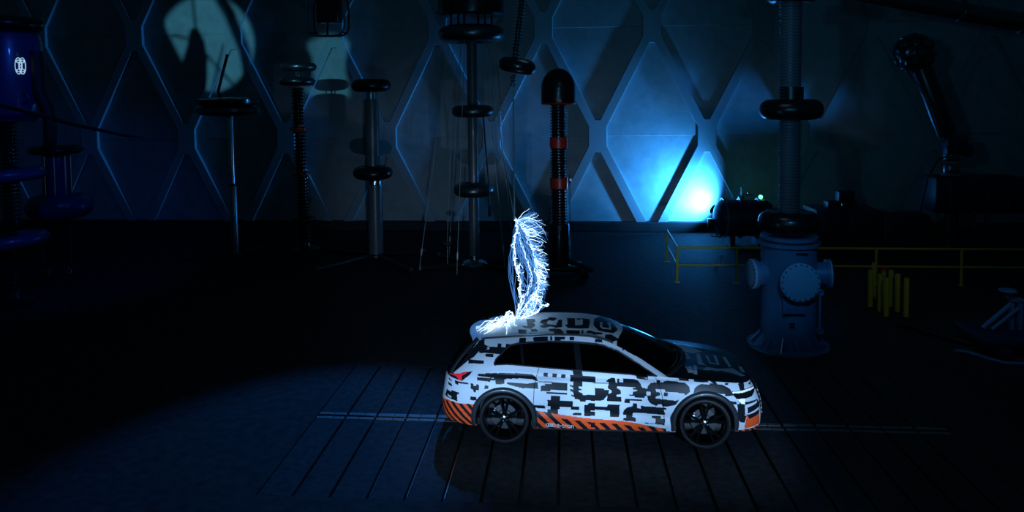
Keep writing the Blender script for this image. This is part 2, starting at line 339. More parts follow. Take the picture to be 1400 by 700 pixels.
# livery shapes plus one painted bonnet reflection: 0 white, 1 black, 2 orange; body side in (distance along outline, height), the rest in car metres
SIDE_PRINT = [
    (1, [(0, 1.3), (1.28, 1.3), (1.25, 1.122), (1.12, 1.084), (1.065, 1.067), (1.054, 1.011), (.986, .918), (.843, .935), (.5, .955), (0, .955)]),
    (1, [(1.174, 1.039), (1.297, 1.043), (1.290, 1.054), (1.502, 1.060), (1.546, 1.069), (1.706, 1.068), (1.826, 1.068), (1.949, 1.062), (2.037, 1.058), (2.109, 1.022), (2.153, 0.974), (2.133, 0.975), (2.051, 0.998), (1.901, 1.005), (1.638, 0.990), (1.662, 0.922), (1.529, 0.914), (1.508, 0.973), (1.512, 0.993), (1.191, 1.013)]),
    (1, [(1.198, 0.996), (1.512, 0.993), (1.522, 0.967), (1.430, 0.962), (1.440, 0.943), (1.225, 0.954)]),
    (1, [(1.696, 0.948), (1.908, 0.939), (1.993, 0.935), (2.157, 0.961), (2.174, 0.869), (1.935, 0.872), (1.812, 0.896), (1.703, 0.921)]),
    (1, [(1.136, 0.907), (1.181, 0.905), (1.188, 0.876), (1.229, 0.873), (1.232, 0.899), (1.273, 0.896), (1.287, 0.815), (1.235, 0.818), (1.235, 0.780), (1.201, 0.780), (1.194, 0.816), (1.150, 0.825)]),
    (1, [(1.365, 0.895), (1.423, 0.889), (1.426, 0.842), (1.368, 0.843)]),
    (1, [(0.710, 0.919), (0.799, 0.895), (0.805, 0.881), (0.717, 0.895)]),
    (1, [(0.853, 0.917), (0.921, 0.908), (1.095, 0.909), (1.102, 0.887), (0.928, 0.882), (0.935, 0.856), (0.874, 0.864)]),
    (1, [(0.713, 0.855), (0.812, 0.846), (0.819, 0.811), (0.727, 0.821)]),
    (1, [(0.710, 0.745), (0.822, 0.729), (0.816, 0.759), (0.962, 0.745), (0.966, 0.712), (0.935, 0.713), (0.956, 0.605), (0.679, 0.636)]),
    (0, [(0.744, 0.677), (0.836, 0.658), (0.839, 0.632), (0.751, 0.652)]),
    (1, [(1.160, 0.711), (1.256, 0.708), (1.263, 0.652), (1.167, 0.650)]),
    (1, [(2.208, 1.082), (2.276, 1.079), (2.290, 1.026), (2.222, 1.029)]),
    (1, [(2.351, 1.075), (2.420, 1.078), (2.426, 1.020), (2.362, 1.023)]),
    (1, [(2.488, 1.074), (2.559, 1.070), (2.566, 1.013), (2.498, 1.016)]),
    (1, [(2.170, 0.967), (2.426, 0.962), (2.607, 0.954), (2.607, 0.853), (2.355, 0.862), (2.351, 0.837), (2.215, 0.835), (2.208, 0.913), (2.273, 0.917), (2.273, 0.937), (2.177, 0.947)]),
    (1, [(2.297, 0.826), (2.409, 0.822), (2.416, 0.828), (2.607, 0.821), (2.607, 0.789), (2.300, 0.800)]),
    (1, [(2.662, 1.122), (2.813, 1.115), (2.826, 1.058), (3.028, 1.049), (3.023, 0.975), (2.827, 0.983), (2.826, 0.945), (2.834, 0.795), (3.083, 0.800), (3.140, 0.873), (3.235, 0.876), (3.195, 0.797), (3.137, 0.725), (3.081, 0.714), (3.018, 0.722), (3.011, 0.703), (2.880, 0.719), (2.880, 0.688), (2.790, 0.690), (2.787, 0.721), (2.716, 0.729), (2.716, 0.754), (2.665, 0.775), (2.665, 0.800), (2.696, 0.780), (2.693, 0.831), (2.645, 0.851), (2.645, 0.877), (2.689, 0.869), (2.689, 0.900), (2.645, 0.915), (2.641, 0.934), (2.693, 0.925), (2.689, 0.976), (2.641, 0.978), (2.631, 1.067), (2.682, 1.064)]),
    (0, [(2.821, 0.964), (3.023, 0.963), (3.018, 0.827), (3.002, 0.815), (2.817, 0.821), (2.774, 0.841), (2.774, 0.859), (2.821, 0.858), (2.821, 0.877), (2.774, 0.891), (2.774, 0.916), (2.826, 0.914)]),
    (1, [(2.368, 0.772), (2.505, 0.767), (2.505, 0.704), (2.689, 0.692), (2.693, 0.610), (2.781, 0.609), (2.781, 0.546), (2.668, 0.548), (2.665, 0.592), (2.501, 0.602), (2.498, 0.551), (2.474, 0.551), (2.474, 0.488), (2.324, 0.496), (2.321, 0.548), (2.365, 0.553), (2.365, 0.598), (2.324, 0.606), (2.317, 0.703), (2.368, 0.701)]),
    (1, [(2.106, 0.611), (2.283, 0.607), (2.286, 0.561), (2.170, 0.564), (2.126, 0.578)]),
    (1, [(2.689, 0.503), (2.817, 0.508), (2.817, 0.470), (2.686, 0.472)]),
    (1, [(2.858, 0.644), (2.901, 0.644), (2.935, 0.674), (3.011, 0.672), (3.011, 0.623), (3.188, 0.619), (3.191, 0.656), (3.378, 0.652), (3.361, 0.622), (3.368, 0.574), (3.358, 0.458), (3.228, 0.459), (3.228, 0.551), (3.018, 0.567), (2.978, 0.543), (3.002, 0.468), (2.858, 0.463)]),
    (1, [(3.188, 0.988), (3.222, 1.011), (3.280, 1.033), (3.341, 1.031), (3.334, 0.976), (3.361, 0.975), (3.375, 1.024), (3.409, 1.028), (3.396, 0.980), (3.454, 0.978), (3.471, 1.026), (3.621, 1.026), (3.682, 1.012), (3.716, 0.981), (3.730, 0.915), (3.641, 0.917), (3.593, 0.919), (3.358, 0.927), (3.344, 0.903), (3.402, 0.877), (3.399, 0.822), (3.331, 0.806), (3.334, 0.781), (3.399, 0.774), (3.396, 0.701), (3.188, 0.705), (3.191, 0.804), (3.140, 0.762), (3.151, 0.805), (3.256, 0.832), (3.263, 0.869), (3.211, 0.895), (3.211, 0.926), (3.232, 0.943), (3.225, 0.980)]),
    (1, [(3.018, 0.901), (3.154, 0.891), (3.151, 0.805), (3.140, 0.793), (3.140, 0.756), (3.093, 0.708), (2.978, 0.710), (2.978, 0.797), (3.018, 0.839)]),
    (1, [(3.583, 0.913), (3.727, 0.915), (3.802, 0.906), (3.771, 0.788), (3.750, 0.800), (3.737, 0.771), (3.672, 0.767), (3.600, 0.774), (3.593, 0.793), (3.522, 0.801), (3.522, 0.819), (3.570, 0.817), (3.583, 0.859), (3.641, 0.869), (3.645, 0.881), (3.583, 0.883)]),
    (1, [(3.447, 0.754), (3.699, 0.748), (3.696, 0.718), (3.522, 0.722), (3.522, 0.686), (3.443, 0.688)]),
    (1, [(3.805, 0.912), (3.832, 0.947), (3.884, 0.981), (3.976, 0.990), (3.996, 1.019), (4.051, 1.017), (4.041, 0.994), (4.088, 0.992), (4.105, 1.009), (4.259, 1.007), (4.419, 0.986), (4.450, 0.944), (4.436, 0.870), (4.365, 0.828), (4.286, 0.808), (4.177, 0.672), (4.041, 0.640), (3.983, 0.647), (3.979, 0.676), (3.918, 0.678), (3.911, 0.654), (3.880, 0.655), (3.812, 0.692), (3.781, 0.746), (3.778, 0.818)]),
    (0, [(3.931, 0.897), (4.064, 0.893), (4.061, 0.869), (4.344, 0.846), (4.320, 0.777), (4.187, 0.736), (3.904, 0.767), (3.907, 0.796), (3.972, 0.813), (3.983, 0.854), (3.924, 0.861)]),
    (1, [(4.041, 0.858), (4.099, 0.856), (4.081, 0.798), (4.023, 0.805)]),
    (0, [(3.781, 0.865), (3.846, 0.863), (3.832, 0.804), (3.771, 0.812)]),
    (1, [(3.416, 0.524), (3.433, 0.579), (3.481, 0.620), (3.553, 0.637), (3.566, 0.685), (3.624, 0.678), (3.617, 0.606), (3.669, 0.605), (3.675, 0.647), (3.832, 0.638), (4.037, 0.622), (4.037, 0.593), (3.986, 0.594), (4.017, 0.540), (4.013, 0.505), (3.826, 0.519), (3.706, 0.526), (3.559, 0.528), (3.546, 0.468), (3.593, 0.450), (3.593, 0.401), (3.416, 0.415), (3.416, 0.445), (3.460, 0.451), (3.460, 0.487), (3.416, 0.494)]),
    (1, [(3.822, 0.489), (3.952, 0.482), (3.952, 0.446), (4.013, 0.446), (4.006, 0.357), (3.887, 0.370), (3.737, 0.376), (3.709, 0.389), (3.863, 0.382), (3.873, 0.399), (3.873, 0.447), (3.822, 0.453)]),
    (1, [(4.481, 0.857), (4.522, 0.917), (4.587, 0.953), (4.655, 0.971), (4.774, 0.959), (4.798, 0.979), (4.853, 0.978), (4.829, 1.008), (4.805, 1.011), (4.849, 1.006), (4.900, 1.001), (4.918, 0.999), (4.907, 0.962), (4.982, 0.954), (5.023, 0.928), (5.061, 0.892), (5.061, 0.844), (5.051, 0.797), (4.931, 0.797), (4.945, 0.828), (4.825, 0.844), (4.621, 0.872), (4.498, 0.856)]),
    (1, [(5.047, 0.979), (5.098, 0.972), (5.071, 0.944), (5.020, 0.950)]),
    (1, [(5.272, 0.954), (5.365, 0.944), (5.283, 0.844), (5.208, 0.852), (5.245, 0.942)]),
    (1, [(4.375, 1.046), (4.518, 1.037), (4.525, 1.037), (4.498, 1.010), (4.348, 1.013)]),
    (1, [(4.600, 1.032), (4.723, 1.020), (4.798, 1.012), (4.798, 0.990), (4.573, 1.000)]),
    (0, [(4.726, 1.020), (4.808, 1.011), (4.812, 1.010), (4.737, 1.019)]),
    (1, [(4.965, 0.724), (5.081, 0.708), (5.085, 0.660), (4.962, 0.681)]),
    (1, [(5.634, 0.932), (5.593, 0.932), (5.487, 0.884), (5.433, 0.908)]),
    (1, [(5.085, 0.665), (5.218, 0.683), (5.484, 0.676), (5.556, 0.594), (5.481, 0.453), (5.255, 0.418), (5.218, 0.495), (5.184, 0.382), (5.173, 0.372), (5.122, 0.381), (5.061, 0.438)]),
    (0, [(5.208, 0.642), (5.470, 0.657), (5.467, 0.626), (5.245, 0.597), (5.235, 0.504), (5.487, 0.555), (5.487, 0.514), (5.245, 0.487), (5.211, 0.495), (5.184, 0.471)]),
    (2, [(5.218, 0.495), (5.259, 0.418), (5.484, 0.458), (5.508, 0.291), (5.197, 0.265), (5.184, 0.313)]),
    (0, [(5.194, 0.276), (5.518, 0.296), (5.535, 0.265), (5.201, 0.249)]),
]
CABIN_PRINT = [
    (1, [(-0.501, 1.324), (-0.384, 1.445), (-0.311, 1.464), (-0.317, 1.385), (-0.245, 1.355), (-0.391, 1.314), (-0.465, 1.237), (-0.545, 1.188), (-0.800, 0.977)]),
    (1, [(-0.400, 1.442), (-0.309, 1.464), (-0.324, 1.442), (-0.311, 1.401), (-0.239, 1.384), (-0.316, 1.347), (-0.391, 1.314), (-0.472, 1.303)]),
    (1, [(-0.239, 1.384), (-0.109, 1.389), (-0.106, 1.431), (-0.049, 1.431), (-0.046, 1.391), (0.016, 1.394), (0.019, 1.435), (0.080, 1.433), (0.079, 1.392), (0.016, 1.312), (-0.099, 1.306), (-0.165, 1.308), (-0.293, 1.306), (-0.389, 1.291), (-0.394, 1.332), (-0.232, 1.349)]),
    (1, [(0.222, 1.506), (0.319, 1.514), (0.324, 1.451), (0.222, 1.455)]),
    (1, [(0.217, 1.502), (0.319, 1.514), (0.322, 1.464), (0.218, 1.454)]),
    (1, [(0.433, 1.522), (0.648, 1.540), (0.652, 1.489), (0.434, 1.475)]),
    (1, [(0.688, 1.546), (0.715, 1.546), (0.716, 1.494), (0.688, 1.494)]),
    (1, [(0.754, 1.541), (0.912, 1.543), (0.912, 1.511), (0.847, 1.505), (0.847, 1.495), (0.752, 1.494)]),
    (1, [(0.975, 1.544), (1.046, 1.541), (1.044, 1.497), (0.973, 1.500)]),
    (1, [(1.356, 1.518), (1.466, 1.499), (1.465, 1.470), (1.356, 1.476)]),
    (1, [(1.763, 1.384), (1.786, 1.373), (1.779, 1.357), (1.754, 1.374)]),
    (1, [(1.809, 1.363), (1.909, 1.316), (1.963, 1.291), (1.908, 1.312), (1.817, 1.356)]),
    (1, [(2.006, 1.271), (2.400, 1.057), (2.400, 1.057), (2.123, 1.208)]),
    (1, [(-0.285, 1.299), (-0.164, 1.304), (-0.162, 1.264), (-0.286, 1.263)]),
    (1, [(-0.553, 1.199), (-0.304, 1.213), (-0.306, 1.171), (-0.460, 1.161), (-0.547, 1.147)]),
]
ROOF_PRINT = [
    (1, [(0.300, -0.033), (0.439, -0.052), (0.446, -0.199), (0.408, -0.218), (0.450, -0.272), (0.442, -0.350), (0.385, -0.407), (0.288, -0.380), (0.236, -0.306), (0.328, -0.318)]),
    (1, [(0.514, -0.230), (0.551, -0.099), (0.630, -0.079), (0.667, 0.017), (0.766, -0.025), (0.785, -0.091), (0.730, -0.176), (0.649, -0.141), (0.626, -0.265), (0.673, -0.300), (0.769, -0.332), (0.797, -0.200), (0.807, -0.118), (0.866, -0.114), (0.867, -0.386), (0.759, -0.413), (0.749, -0.390), (0.673, -0.370), (0.634, -0.393), (0.560, -0.404), (0.517, -0.338), (0.575, -0.292)]),
    (1, [(0.937, -0.029), (1.066, -0.021), (1.064, -0.316), (1.115, -0.312), (1.183, -0.285), (1.188, -0.045), (1.090, -0.118), (1.093, -0.017), (1.288, -0.010), (1.302, -0.184), (1.267, -0.382), (1.150, -0.409), (0.960, -0.409), (0.905, -0.328), (0.951, -0.281)]),
    (1, [(0.385, -0.423), (0.462, -0.423), (0.502, -0.458), (0.484, -0.493), (0.399, -0.484)]),
    (1, [(0.664, -0.428), (0.749, -0.425), (0.751, -0.498), (0.667, -0.490)]),
    (1, [(0.731, -0.421), (0.846, -0.436), (0.904, -0.557), (0.743, -0.552)]),
    (1, [(0.932, -0.456), (1.133, -0.456), (1.131, -0.541), (0.931, -0.549)]),
    (1, [(1.160, -0.440), (1.188, -0.436), (1.186, -0.522), (1.159, -0.526)]),
    (1, [(1.237, -0.452), (1.293, -0.429), (1.378, -0.458), (1.366, -0.489), (1.234, -0.502)]),
    (1, [(0.190, -0.399), (0.324, -0.426), (0.322, -0.519), (0.198, -0.499)]),
    (1, [(0.370, -0.511), (0.922, -0.557), (0.921, -0.580), (0.374, -0.569)]),
    (1, [(1.361, -0.006), (1.568, 0.574), (1.648, 0.188), (1.670, 0.061), (1.722, -0.179), (1.706, -0.259), (1.641, -0.377), (1.524, -0.407), (1.413, -0.396), (1.351, -0.262)]),
    (0, [(1.454, -0.084), (1.495, -0.064), (1.486, -0.276), (1.585, -0.266), (1.593, -0.144), (1.563, -0.080), (1.627, 0.045), (1.618, -0.287), (1.482, -0.339), (1.446, -0.279)]),
    (1, [(1.513, -0.470), (1.608, -0.419), (1.709, -0.459), (1.694, -0.512), (1.630, -0.557), (1.507, -0.549)]),
    (1, [(1.325, -0.464), (1.468, -0.433), (1.476, -0.473), (1.321, -0.523)]),
]
BONNET_PRINT = [
    (0, [(2.742, 0.225), (2.861, 0.172), (2.849, -0.090), (2.732, -0.108)]),
    (0, [(2.991, 0.234), (3.052, 0.249), (3.025, -0.175), (3.063, -0.277), (2.931, -0.269)]),
    (0, [(3.123, 0.207), (3.170, 0.200), (3.155, -0.093), (3.247, -0.102), (3.269, 0.310), (3.313, 0.274), (3.282, -0.139), (3.133, -0.156)]),
    (0, [(3.421, 0.333), (3.469, 0.268), (3.462, -0.138), (3.421, -0.173), (3.408, 0.122)]),
    (0, [(3.055, -0.318), (3.200, -0.338), (3.389, -0.239), (3.475, -0.187), (3.602, -0.448), (3.520, -0.486), (3.421, -0.436), (3.387, -0.423), (3.245, -0.390), (3.176, -0.458), (3.097, -0.436), (3.042, -0.490), (2.957, -0.500)]),
    (0, [(2.710, -0.489), (2.813, -0.423), (2.801, -0.656), (2.726, -0.670)]),
    (0, [(2.861, -0.300), (2.901, -0.334), (2.849, -0.701), (2.795, -0.697)]),
    (0, [(3.583, -0.042), (3.635, -0.066), (3.633, -0.318), (3.577, -0.281)]),
    (0, [(2.696, 0.723), (2.861, 0.608), (3.114, 0.383), (2.916, 0.200), (2.638, 0.325)]),  # bright reflection on the bonnet, painted into the print as white
    (0, [(2.620, -0.202), (2.712, -0.237), (2.690, -0.307), (2.601, -0.337)]),
]
DAYLIGHT = [(-0.148, 1.185), (-0.124, 1.242), (0.016, 1.370), (0.091, 1.421), (0.200, 1.445), (0.441, 1.466), (0.684, 1.479), (1.055, 1.475), (1.338, 1.458), (1.488, 1.431), (1.693, 1.362), (1.870, 1.273), (2.057, 1.171), (2.247, 1.064)]
LAMP_SHAPES = [
    ('tail', [(0.498, 0.964), (0.498, 0.964), (0.672, 0.970), (0.843, 0.988), (0.945, 1.030), (0.993, 1.045), (0.938, 0.983), (0.979, 0.939), (0.942, 0.924), (0.857, 0.971), (0.713, 0.969), (0.502, 0.964)]),
    ('head', [(5.054, 0.855), (5.211, 0.852), (5.344, 0.858), (5.556, 0.847), (5.528, 0.827), (5.371, 0.748), (5.242, 0.738), (5.201, 0.653), (5.133, 0.655), (5.095, 0.755), (5.054, 0.818)]),
    ('drl', [(5.064, 0.854), (5.211, 0.852), (5.344, 0.858), (5.518, 0.853), (5.470, 0.834), (5.324, 0.834), (5.201, 0.827), (5.064, 0.833)]),
    ('glowing_reflector', [(5.098, 0.749), (5.238, 0.739), (5.197, 0.659), (5.146, 0.675)]),
]
REAR_ORANGE_TOP = [(0.604, 0.568), (0.764, 0.593), (0.887, 0.589), (0.979, 0.579), (1.242, 0.592), (1.334, 0.597)]
SIDE_ORANGE_TOP = [(2.085, 0.539), (2.242, 0.517), (2.447, 0.488), (2.868, 0.438), (3.392, 0.409), (3.583, 0.383), (3.706, 0.359), (4.023, 0.298)]
NOSE_ORANGE_TOP = [(4.979, 0.272), (5.119, 0.259), (5.269, 0.261), (5.487, 0.276)]
# stripeR [(0.822, 0.548), (0.966, 0.31), (1.017, 0.587), (1.242, 0.34)]
# stripeS [(2.181, 0.524), (2.399, 0.264), (3.073, 0.375), (3.228, 0.245), (3.812, 0.328), (3.976, 0.245)]
# letter [(2.334, 0.335), (2.793, 0.301)]
# doors [(2.017, 1.157), (2.181, 0.55), (2.911, 1.11), (2.935, 0.394), (4.088, 1.015), (3.969, 0.369)]
# handle [(1.877, 0.986), (2.15, 0.974), (3.011, 0.963), (3.222, 0.944)]
# archR [(1.693, 0.379)]
# ------------------------------------------------------------------ the setting: floor
BX0, BX1, BY0, BY1, SLOT_Y = -4.06, 5.82, 9.25, 14.0, 11.72
def quad_ring(mb, ox0, oy0, ox1, oy1, ix0, iy0, ix1, iy1, z):
    P = [(ox0, oy0, z), (ox1, oy0, z), (ox1, oy1, z), (ox0, oy1, z), (ix0, iy0, z), (ix1, iy0, z), (ix1, iy1, z), (ix0, iy1, z)]
    mb.add(P, [(0, 1, 5, 4), (1, 2, 6, 5), (2, 3, 7, 6), (3, 0, 4, 7)])
fm = MB(); quad_ring(fm, -30, -3, 26, 28.6, BX0, BY0, BX1, BY1, 0)
fm.add([(BX0, BY0, 0), (BX1, BY0, 0), (BX1, BY1, 0), (BX0, BY1, 0), (BX0, BY0, -.08), (BX1, BY0, -.08), (BX1, BY1, -.08), (BX0, BY1, -.08)],
       [(0, 1, 5, 4), (1, 2, 6, 5), (2, 3, 7, 6), (3, 0, 4, 7)])
floor = tag(obj('floor', fm, 'floor', smooth=False), 'dark concrete hall floor', kind='structure')
pit = MB(); pit.add([(BX0, BY0, -.07), (BX1, BY0, -.07), (BX1, BY1, -.07), (BX0, BY1, -.07)], [(0, 1, 2, 3)])
obj('slot_pit', pit, 'pit', floor, smooth=False)
NS = 20; SP = (BX1 - BX0) / NS; G = .020; CS = .035; PW = .085
def block(x0, x1, y0, y1, z0, z1, b=.004):
    m = MB()
    m.add([(x0, y0, z0), (x1, y0, z0), (x1, y1, z0), (x0, y1, z0), (x0, y0, z1 - b), (x1, y0, z1 - b), (x1, y1, z1 - b), (x0, y1, z1 - b),
           (x0 + b, y0 + b, z1), (x1 - b, y0 + b, z1), (x1 - b, y1 - b, z1), (x0 + b, y1 - b, z1)],
          [(0, 3, 2, 1), (0, 1, 5, 4), (1, 2, 6, 5), (2, 3, 7, 6), (3, 0, 4, 7), (4, 5, 9, 8), (5, 6, 10, 9), (6, 7, 11, 10), (7, 4, 8, 11), (8, 9, 10, 11)])
    return m
for i in range(NS):
    x0 = BX0 + i * SP + G; x1 = BX0 + (i + 1) * SP - G
    dz = rng.uniform(-.003, .003)
    obj('floor_slab', block(x0, x1, BY0, SLOT_Y - CS - PW - .004, -.07, dz), 'slab', floor, smooth=False)
    obj('floor_slab', block(x0, x1, SLOT_Y + CS + PW + .004, BY1, -.07, dz), 'slab', floor, smooth=False)
    for (ya, yb) in ((SLOT_Y - CS - PW, SLOT_Y - CS), (SLOT_Y + CS, SLOT_Y + CS + PW)):
        xm = x0 + (x1 - x0) * rng.uniform(.35, .65)
        obj('edge_plate', block(x0, xm - .004, ya, yb, -.07, .004), 'plate', floor, smooth=False)
        obj('edge_plate', block(xm + .004, x1, ya, yb, -.07, .003), 'plate', floor, smooth=False)
    # polished lip along each slot
    if i in (3, 4, 5, 16, 17, 18, 19):
        lip = MB(); lip.box((x0 - .004, (BY0 + SLOT_Y) / 2 - .1, -.012), (.008, SLOT_Y - BY0 - .35, .026))
        obj('slot_lip', lip, 'rail_steel', floor, smooth=False)

# ------------------------------------------------------------------ the setting: dome wall
WY, RIBD = 28.5, .17
HX, HS, HZ, HV, BASE = -16.80, 4.0103, 7.679, 4.0723, .38
A_, B_ = HS / 2, HV
back = MB(); back.box((-4, WY + .25, 6.3), (56, .3, 12.8))
wall = tag(obj('wall_back', back, 'rib', smooth=False), 'dome wall of diamond panels', kind='structure')
pl = MB(); pl.bbox((-4, WY - .02, BASE / 2), (56, .44, BASE - .01), .02)
tag(obj('baseboard_back', pl, 'plinth', smooth=False), 'dark plinth under the panel wall', kind='structure')
def clip(poly, z0, above):
    out = []
    for i in range(len(poly)):
        a, b = poly[i], poly[(i + 1) % len(poly)]
        ia = (a[1] >= z0) if above else (a[1] <= z0); ib = (b[1] >= z0) if above else (b[1] <= z0)
        if ia: out.append(a)
        if ia != ib:
            t = (z0 - a[1]) / (b[1] - a[1]); out.append((a[0] + (b[0] - a[0]) * t, z0))
    return out
def slab_poly(poly, y_front, depth, bev=.012):
    m = MB(); n = len(poly); cx = sum(p[0] for p in poly) / n; cz = sum(p[1] for p in poly) / n
    def shrink(p): 
        d = math.hypot(p[0] - cx, p[1] - cz); k = (d - bev) / d; return (cx + (p[0] - cx) * k, cz + (p[1] - cz) * k)
    V = [(p[0], y_front + depth, p[1]) for p in poly] + [(p[0], y_front + bev, p[1]) for p in poly] + [(*[shrink(p)[0]], y_front, shrink(p)[1]) for p in poly]
    Fs = [(i, (i + 1) % n, n + (i + 1) % n, n + i) for i in range(n)] + [(n + i, n + (i + 1) % n, 2 * n + (i + 1) % n, 2 * n + i) for i in range(n)]
    Fs.append(tuple(2 * n + i for i in range(n)))
    return m.add(V, Fs)
def cell(cx, cz):
    hw, hv, tw, tv = .33, .37, .10, .60
    inner = [(cx - A_ + hw, cz - hv), (cx - A_ + hw, cz + hv), (cx - tw, cz + B_ - tv), (cx + tw, cz + B_ - tv), (cx + A_ - hw, cz + hv), (cx + A_ - hw, cz - hv), (cx + tw, cz - B_ + tv), (cx - tw, cz - B_ + tv)]
    outer = [(cx - A_ + .004, cz - .0), (cx - A_ + .004, cz + .0), (cx, cz + B_), (cx, cz + B_), (cx + A_ - .004, cz), (cx + A_ - .004, cz), (cx, cz - B_), (cx, cz - B_)]
    # raised frame with sloping inner cheeks, cut off at the plinth and at the top edge
    m = MB(); n = 8; yf = WY - RIBD
    for i in range(n):
        j = (i + 1) % n
        for q, back_ in (([outer[i], outer[j], inner[j], inner[i]], False),):
            p = clip(clip(q, BASE, True), 12.4, False)
            # drop doubled points
            pp = [p[k] for k in range(len(p)) if math.hypot(p[k][0] - p[k - 1][0], p[k][1] - p[k - 1][1]) > 1e-5] if p else []
            if len(pp) >= 3: m.add([(a, yf, b) for a, b in pp], [tuple(range(len(pp)))])
        a, b = inner[i], inner[j]
        if a[1] < BASE and b[1] < BASE: continue
        if a[1] > 12.4 and b[1] > 12.4: continue
        def cut(a, b):
            if a[1] < BASE: t = (BASE - a[1]) / (b[1] - a[1]); a = (a[0] + (b[0] - a[0]) * t, BASE)
            if a[1] > 12.4: t = (12.4 - a[1]) / (b[1] - a[1]); a = (a[0] + (b[0] - a[0]) * t, 12.4)
            return a
        a2, b2 = cut(a, b), cut(b, a)
        ins = lambda p: (cx + (p[0] - cx) * .986, cz + (p[1] - cz) * .991 if BASE < p[1] < 12.4 else p[1])
        ai, bi = ins(a2), ins(b2)
        m.add([(a2[0], yf, a2[1]), (b2[0], yf, b2[1]), (bi[0], WY, bi[1]), (ai[0], WY, ai[1])], [(0, 1, 2, 3)])
    if m.f: obj('rib_frame', m, 'rib', wall, smooth=False)
    p_in = clip(clip(inner, BASE, True), 12.4, False)
    if len(p_in) < 3: return
    up = clip(p_in, cz, True); lo = clip(p_in, cz, False)
    area = lambda p: abs(sum(p[i][0] * p[(i + 1) % len(p)][1] - p[(i + 1) % len(p)][0] * p[i][1] for i in range(len(p)))) / 2 if len(p) > 2 else 0
    for q, dy in ((up, -.022), (lo, 0)):
        q = [q[k] for k in range(len(q)) if math.hypot(q[k][0] - q[k - 1][0], q[k][1] - q[k - 1][1]) > 1e-4]
        if area(q) > .05: obj('wall_panel', slab_poly(q, WY - .02 + dy, .06), 'wall', wall, smooth=False)
for row in range(-1, 3):
    cz = HZ + row * HV - HV
    for i in range(-4, 11):
        cell(HX + HS * (i + (.5 if row % 2 else 1.0)), cz)
# ------------------------------------------------------------------ the car
def inside(px, py, poly):
    """which of the points lie inside the polygon (vectorised)"""
    r = np.zeros(px.shape, bool); n = len(poly); j = n - 1
    for i in range(n):
        xi, yi = poly[i]; xj, yj = poly[j]
        c = ((yi > py) != (yj > py))
        with np.errstate(divide='ignore', invalid='ignore'):
            r ^= c & (px < (xj - xi) * (py - yi) / (yj - yi + 1e-12) + xi)
        j = i
    return r
def hull_y(s, z):
    """half width of the body side at station s and height z"""
    n = NF if s > SM else NR
    semi = (smooth(z, FRONT, .05) - SM) if s > SM else (SM - smooth(z, REAR, .05))
    cx = min(abs((s - SM) / semi), .999)
    return float((1 - cx ** n) ** (1 / n) * smooth(z, WID, .04))
WHEELS = (0.0, 2.928); WZ = .378

CAR_X, CAR_Y = -.921, 11.78
car = thing('car', 'white and black camouflaged electric SUV with orange sills, parked on the slotted floor', 'car', (CAR_X, CAR_Y, 0))
side_mats = ['white_paint', 'black_foil', 'orange_foil']

def grid_faces(nu, nv):
    i, j = np.meshgrid(np.arange(nu - 1), np.arange(nv - 1), indexing='ij')
    a = i * nv + j
    return np.stack([a, a + nv, a + nv + 1, a + 1], -1).reshape(-1, 4)
def fast(name, V, Fc, mi, mats, parent, flip=False, mirror=False, smooth=True, thick=0.):
    """mesh object from arrays, only the vertices in use; mirror adds nothing, it flips to the far side"""
    V = np.array(V, float)
    if mirror: V = V * np.array([1, -1, 1.])
    if mirror != flip: Fc = Fc[:, ::-1]
    used = np.unique(Fc); remap = np.full(len(V), -1); remap[used] = np.arange(len(used))
    V = V[used]; Fc = remap[Fc]
    me = bpy.data.meshes.new(name)
    me.vertices.add(len(V)); me.vertices.foreach_set('co', V.ravel())
    me.loops.add(Fc.size); me.loops.foreach_set('vertex_index', Fc.ravel().astype(np.int32))
    me.polygons.add(len(Fc)); me.polygons.foreach_set('loop_start', np.arange(0, Fc.size, 4, dtype=np.int32))
    for x in mats: me.materials.append(M[x])
    me.polygons.foreach_set('material_index', np.asarray(mi, np.int32))
    me.polygons.foreach_set('use_smooth', np.ones(len(Fc), bool))
    me.update(calc_edges=True); me.validate()
    o = link(name, me, parent)
    if thick:
        md = o.modifiers.new('rim', 'SOLIDIFY'); md.thickness = thick; md.offset = -1
    return o
def normals(P, nu, nv):
    Q = P.reshape(nu, nv, 3); a = np.gradient(Q, axis=0); b = np.gradient(Q, axis=1)
    n = np.cross(a, b); n /= np.linalg.norm(n, axis=-1, keepdims=True) + 1e-12
    return n.reshape(-1, 3)

# body side -----------------------------------------------------------------
NU, NV = 720, 104
tu = hull_t_samples(NU)
UU, VV = np.meshgrid(np.arange(NU), np.linspace(0, 1, NV), indexing='ij')
HP = hull(tu[UU.ravel()], VV.ravel())
mid = hull(tu, np.full(NU, .5)); ARC = np.r_[0, np.cumsum(np.linalg.norm(np.diff(mid, axis=0), axis=1))]
# sculpting: shoulder crease, lower door hollow
sx = HP[:, 0]; sz = HP[:, 2]
along = np.clip((sx + .3) / .4, 0, 1) * np.clip((3.3 - sx) / .6, 0, 1)
line = .56 - .05 * (sx - .6)
HP[:, 1] += along * (.020 * np.exp(-((sz - line) / .06) ** 2) - .014 * np.exp(-((sz - line + .13) / .07) ** 2))
crease = .965 + .012 * np.abs(sx - 1.5)
HP[:, 1] += along * .014 * np.exp(-((sz - crease - .055) / .03) ** 2)
HN = normals(HP, NU, NV)
HF = grid_faces(NU, NV)
fl = ARC[UU.ravel()][HF].mean(1); fz = HP[HF][:, :, 2].mean(1); fs = HP[HF][:, :, 0].mean(1)
hm = np.zeros(len(HF), int)
for c, p in SIDE_PRINT: hm[inside(fl, fz, p)] = c
hm[(fl > 5.56) & (fz > .3)] = 1                      # nose behind the grille
hm[(fl < .50)] = 1                                    # tailgate
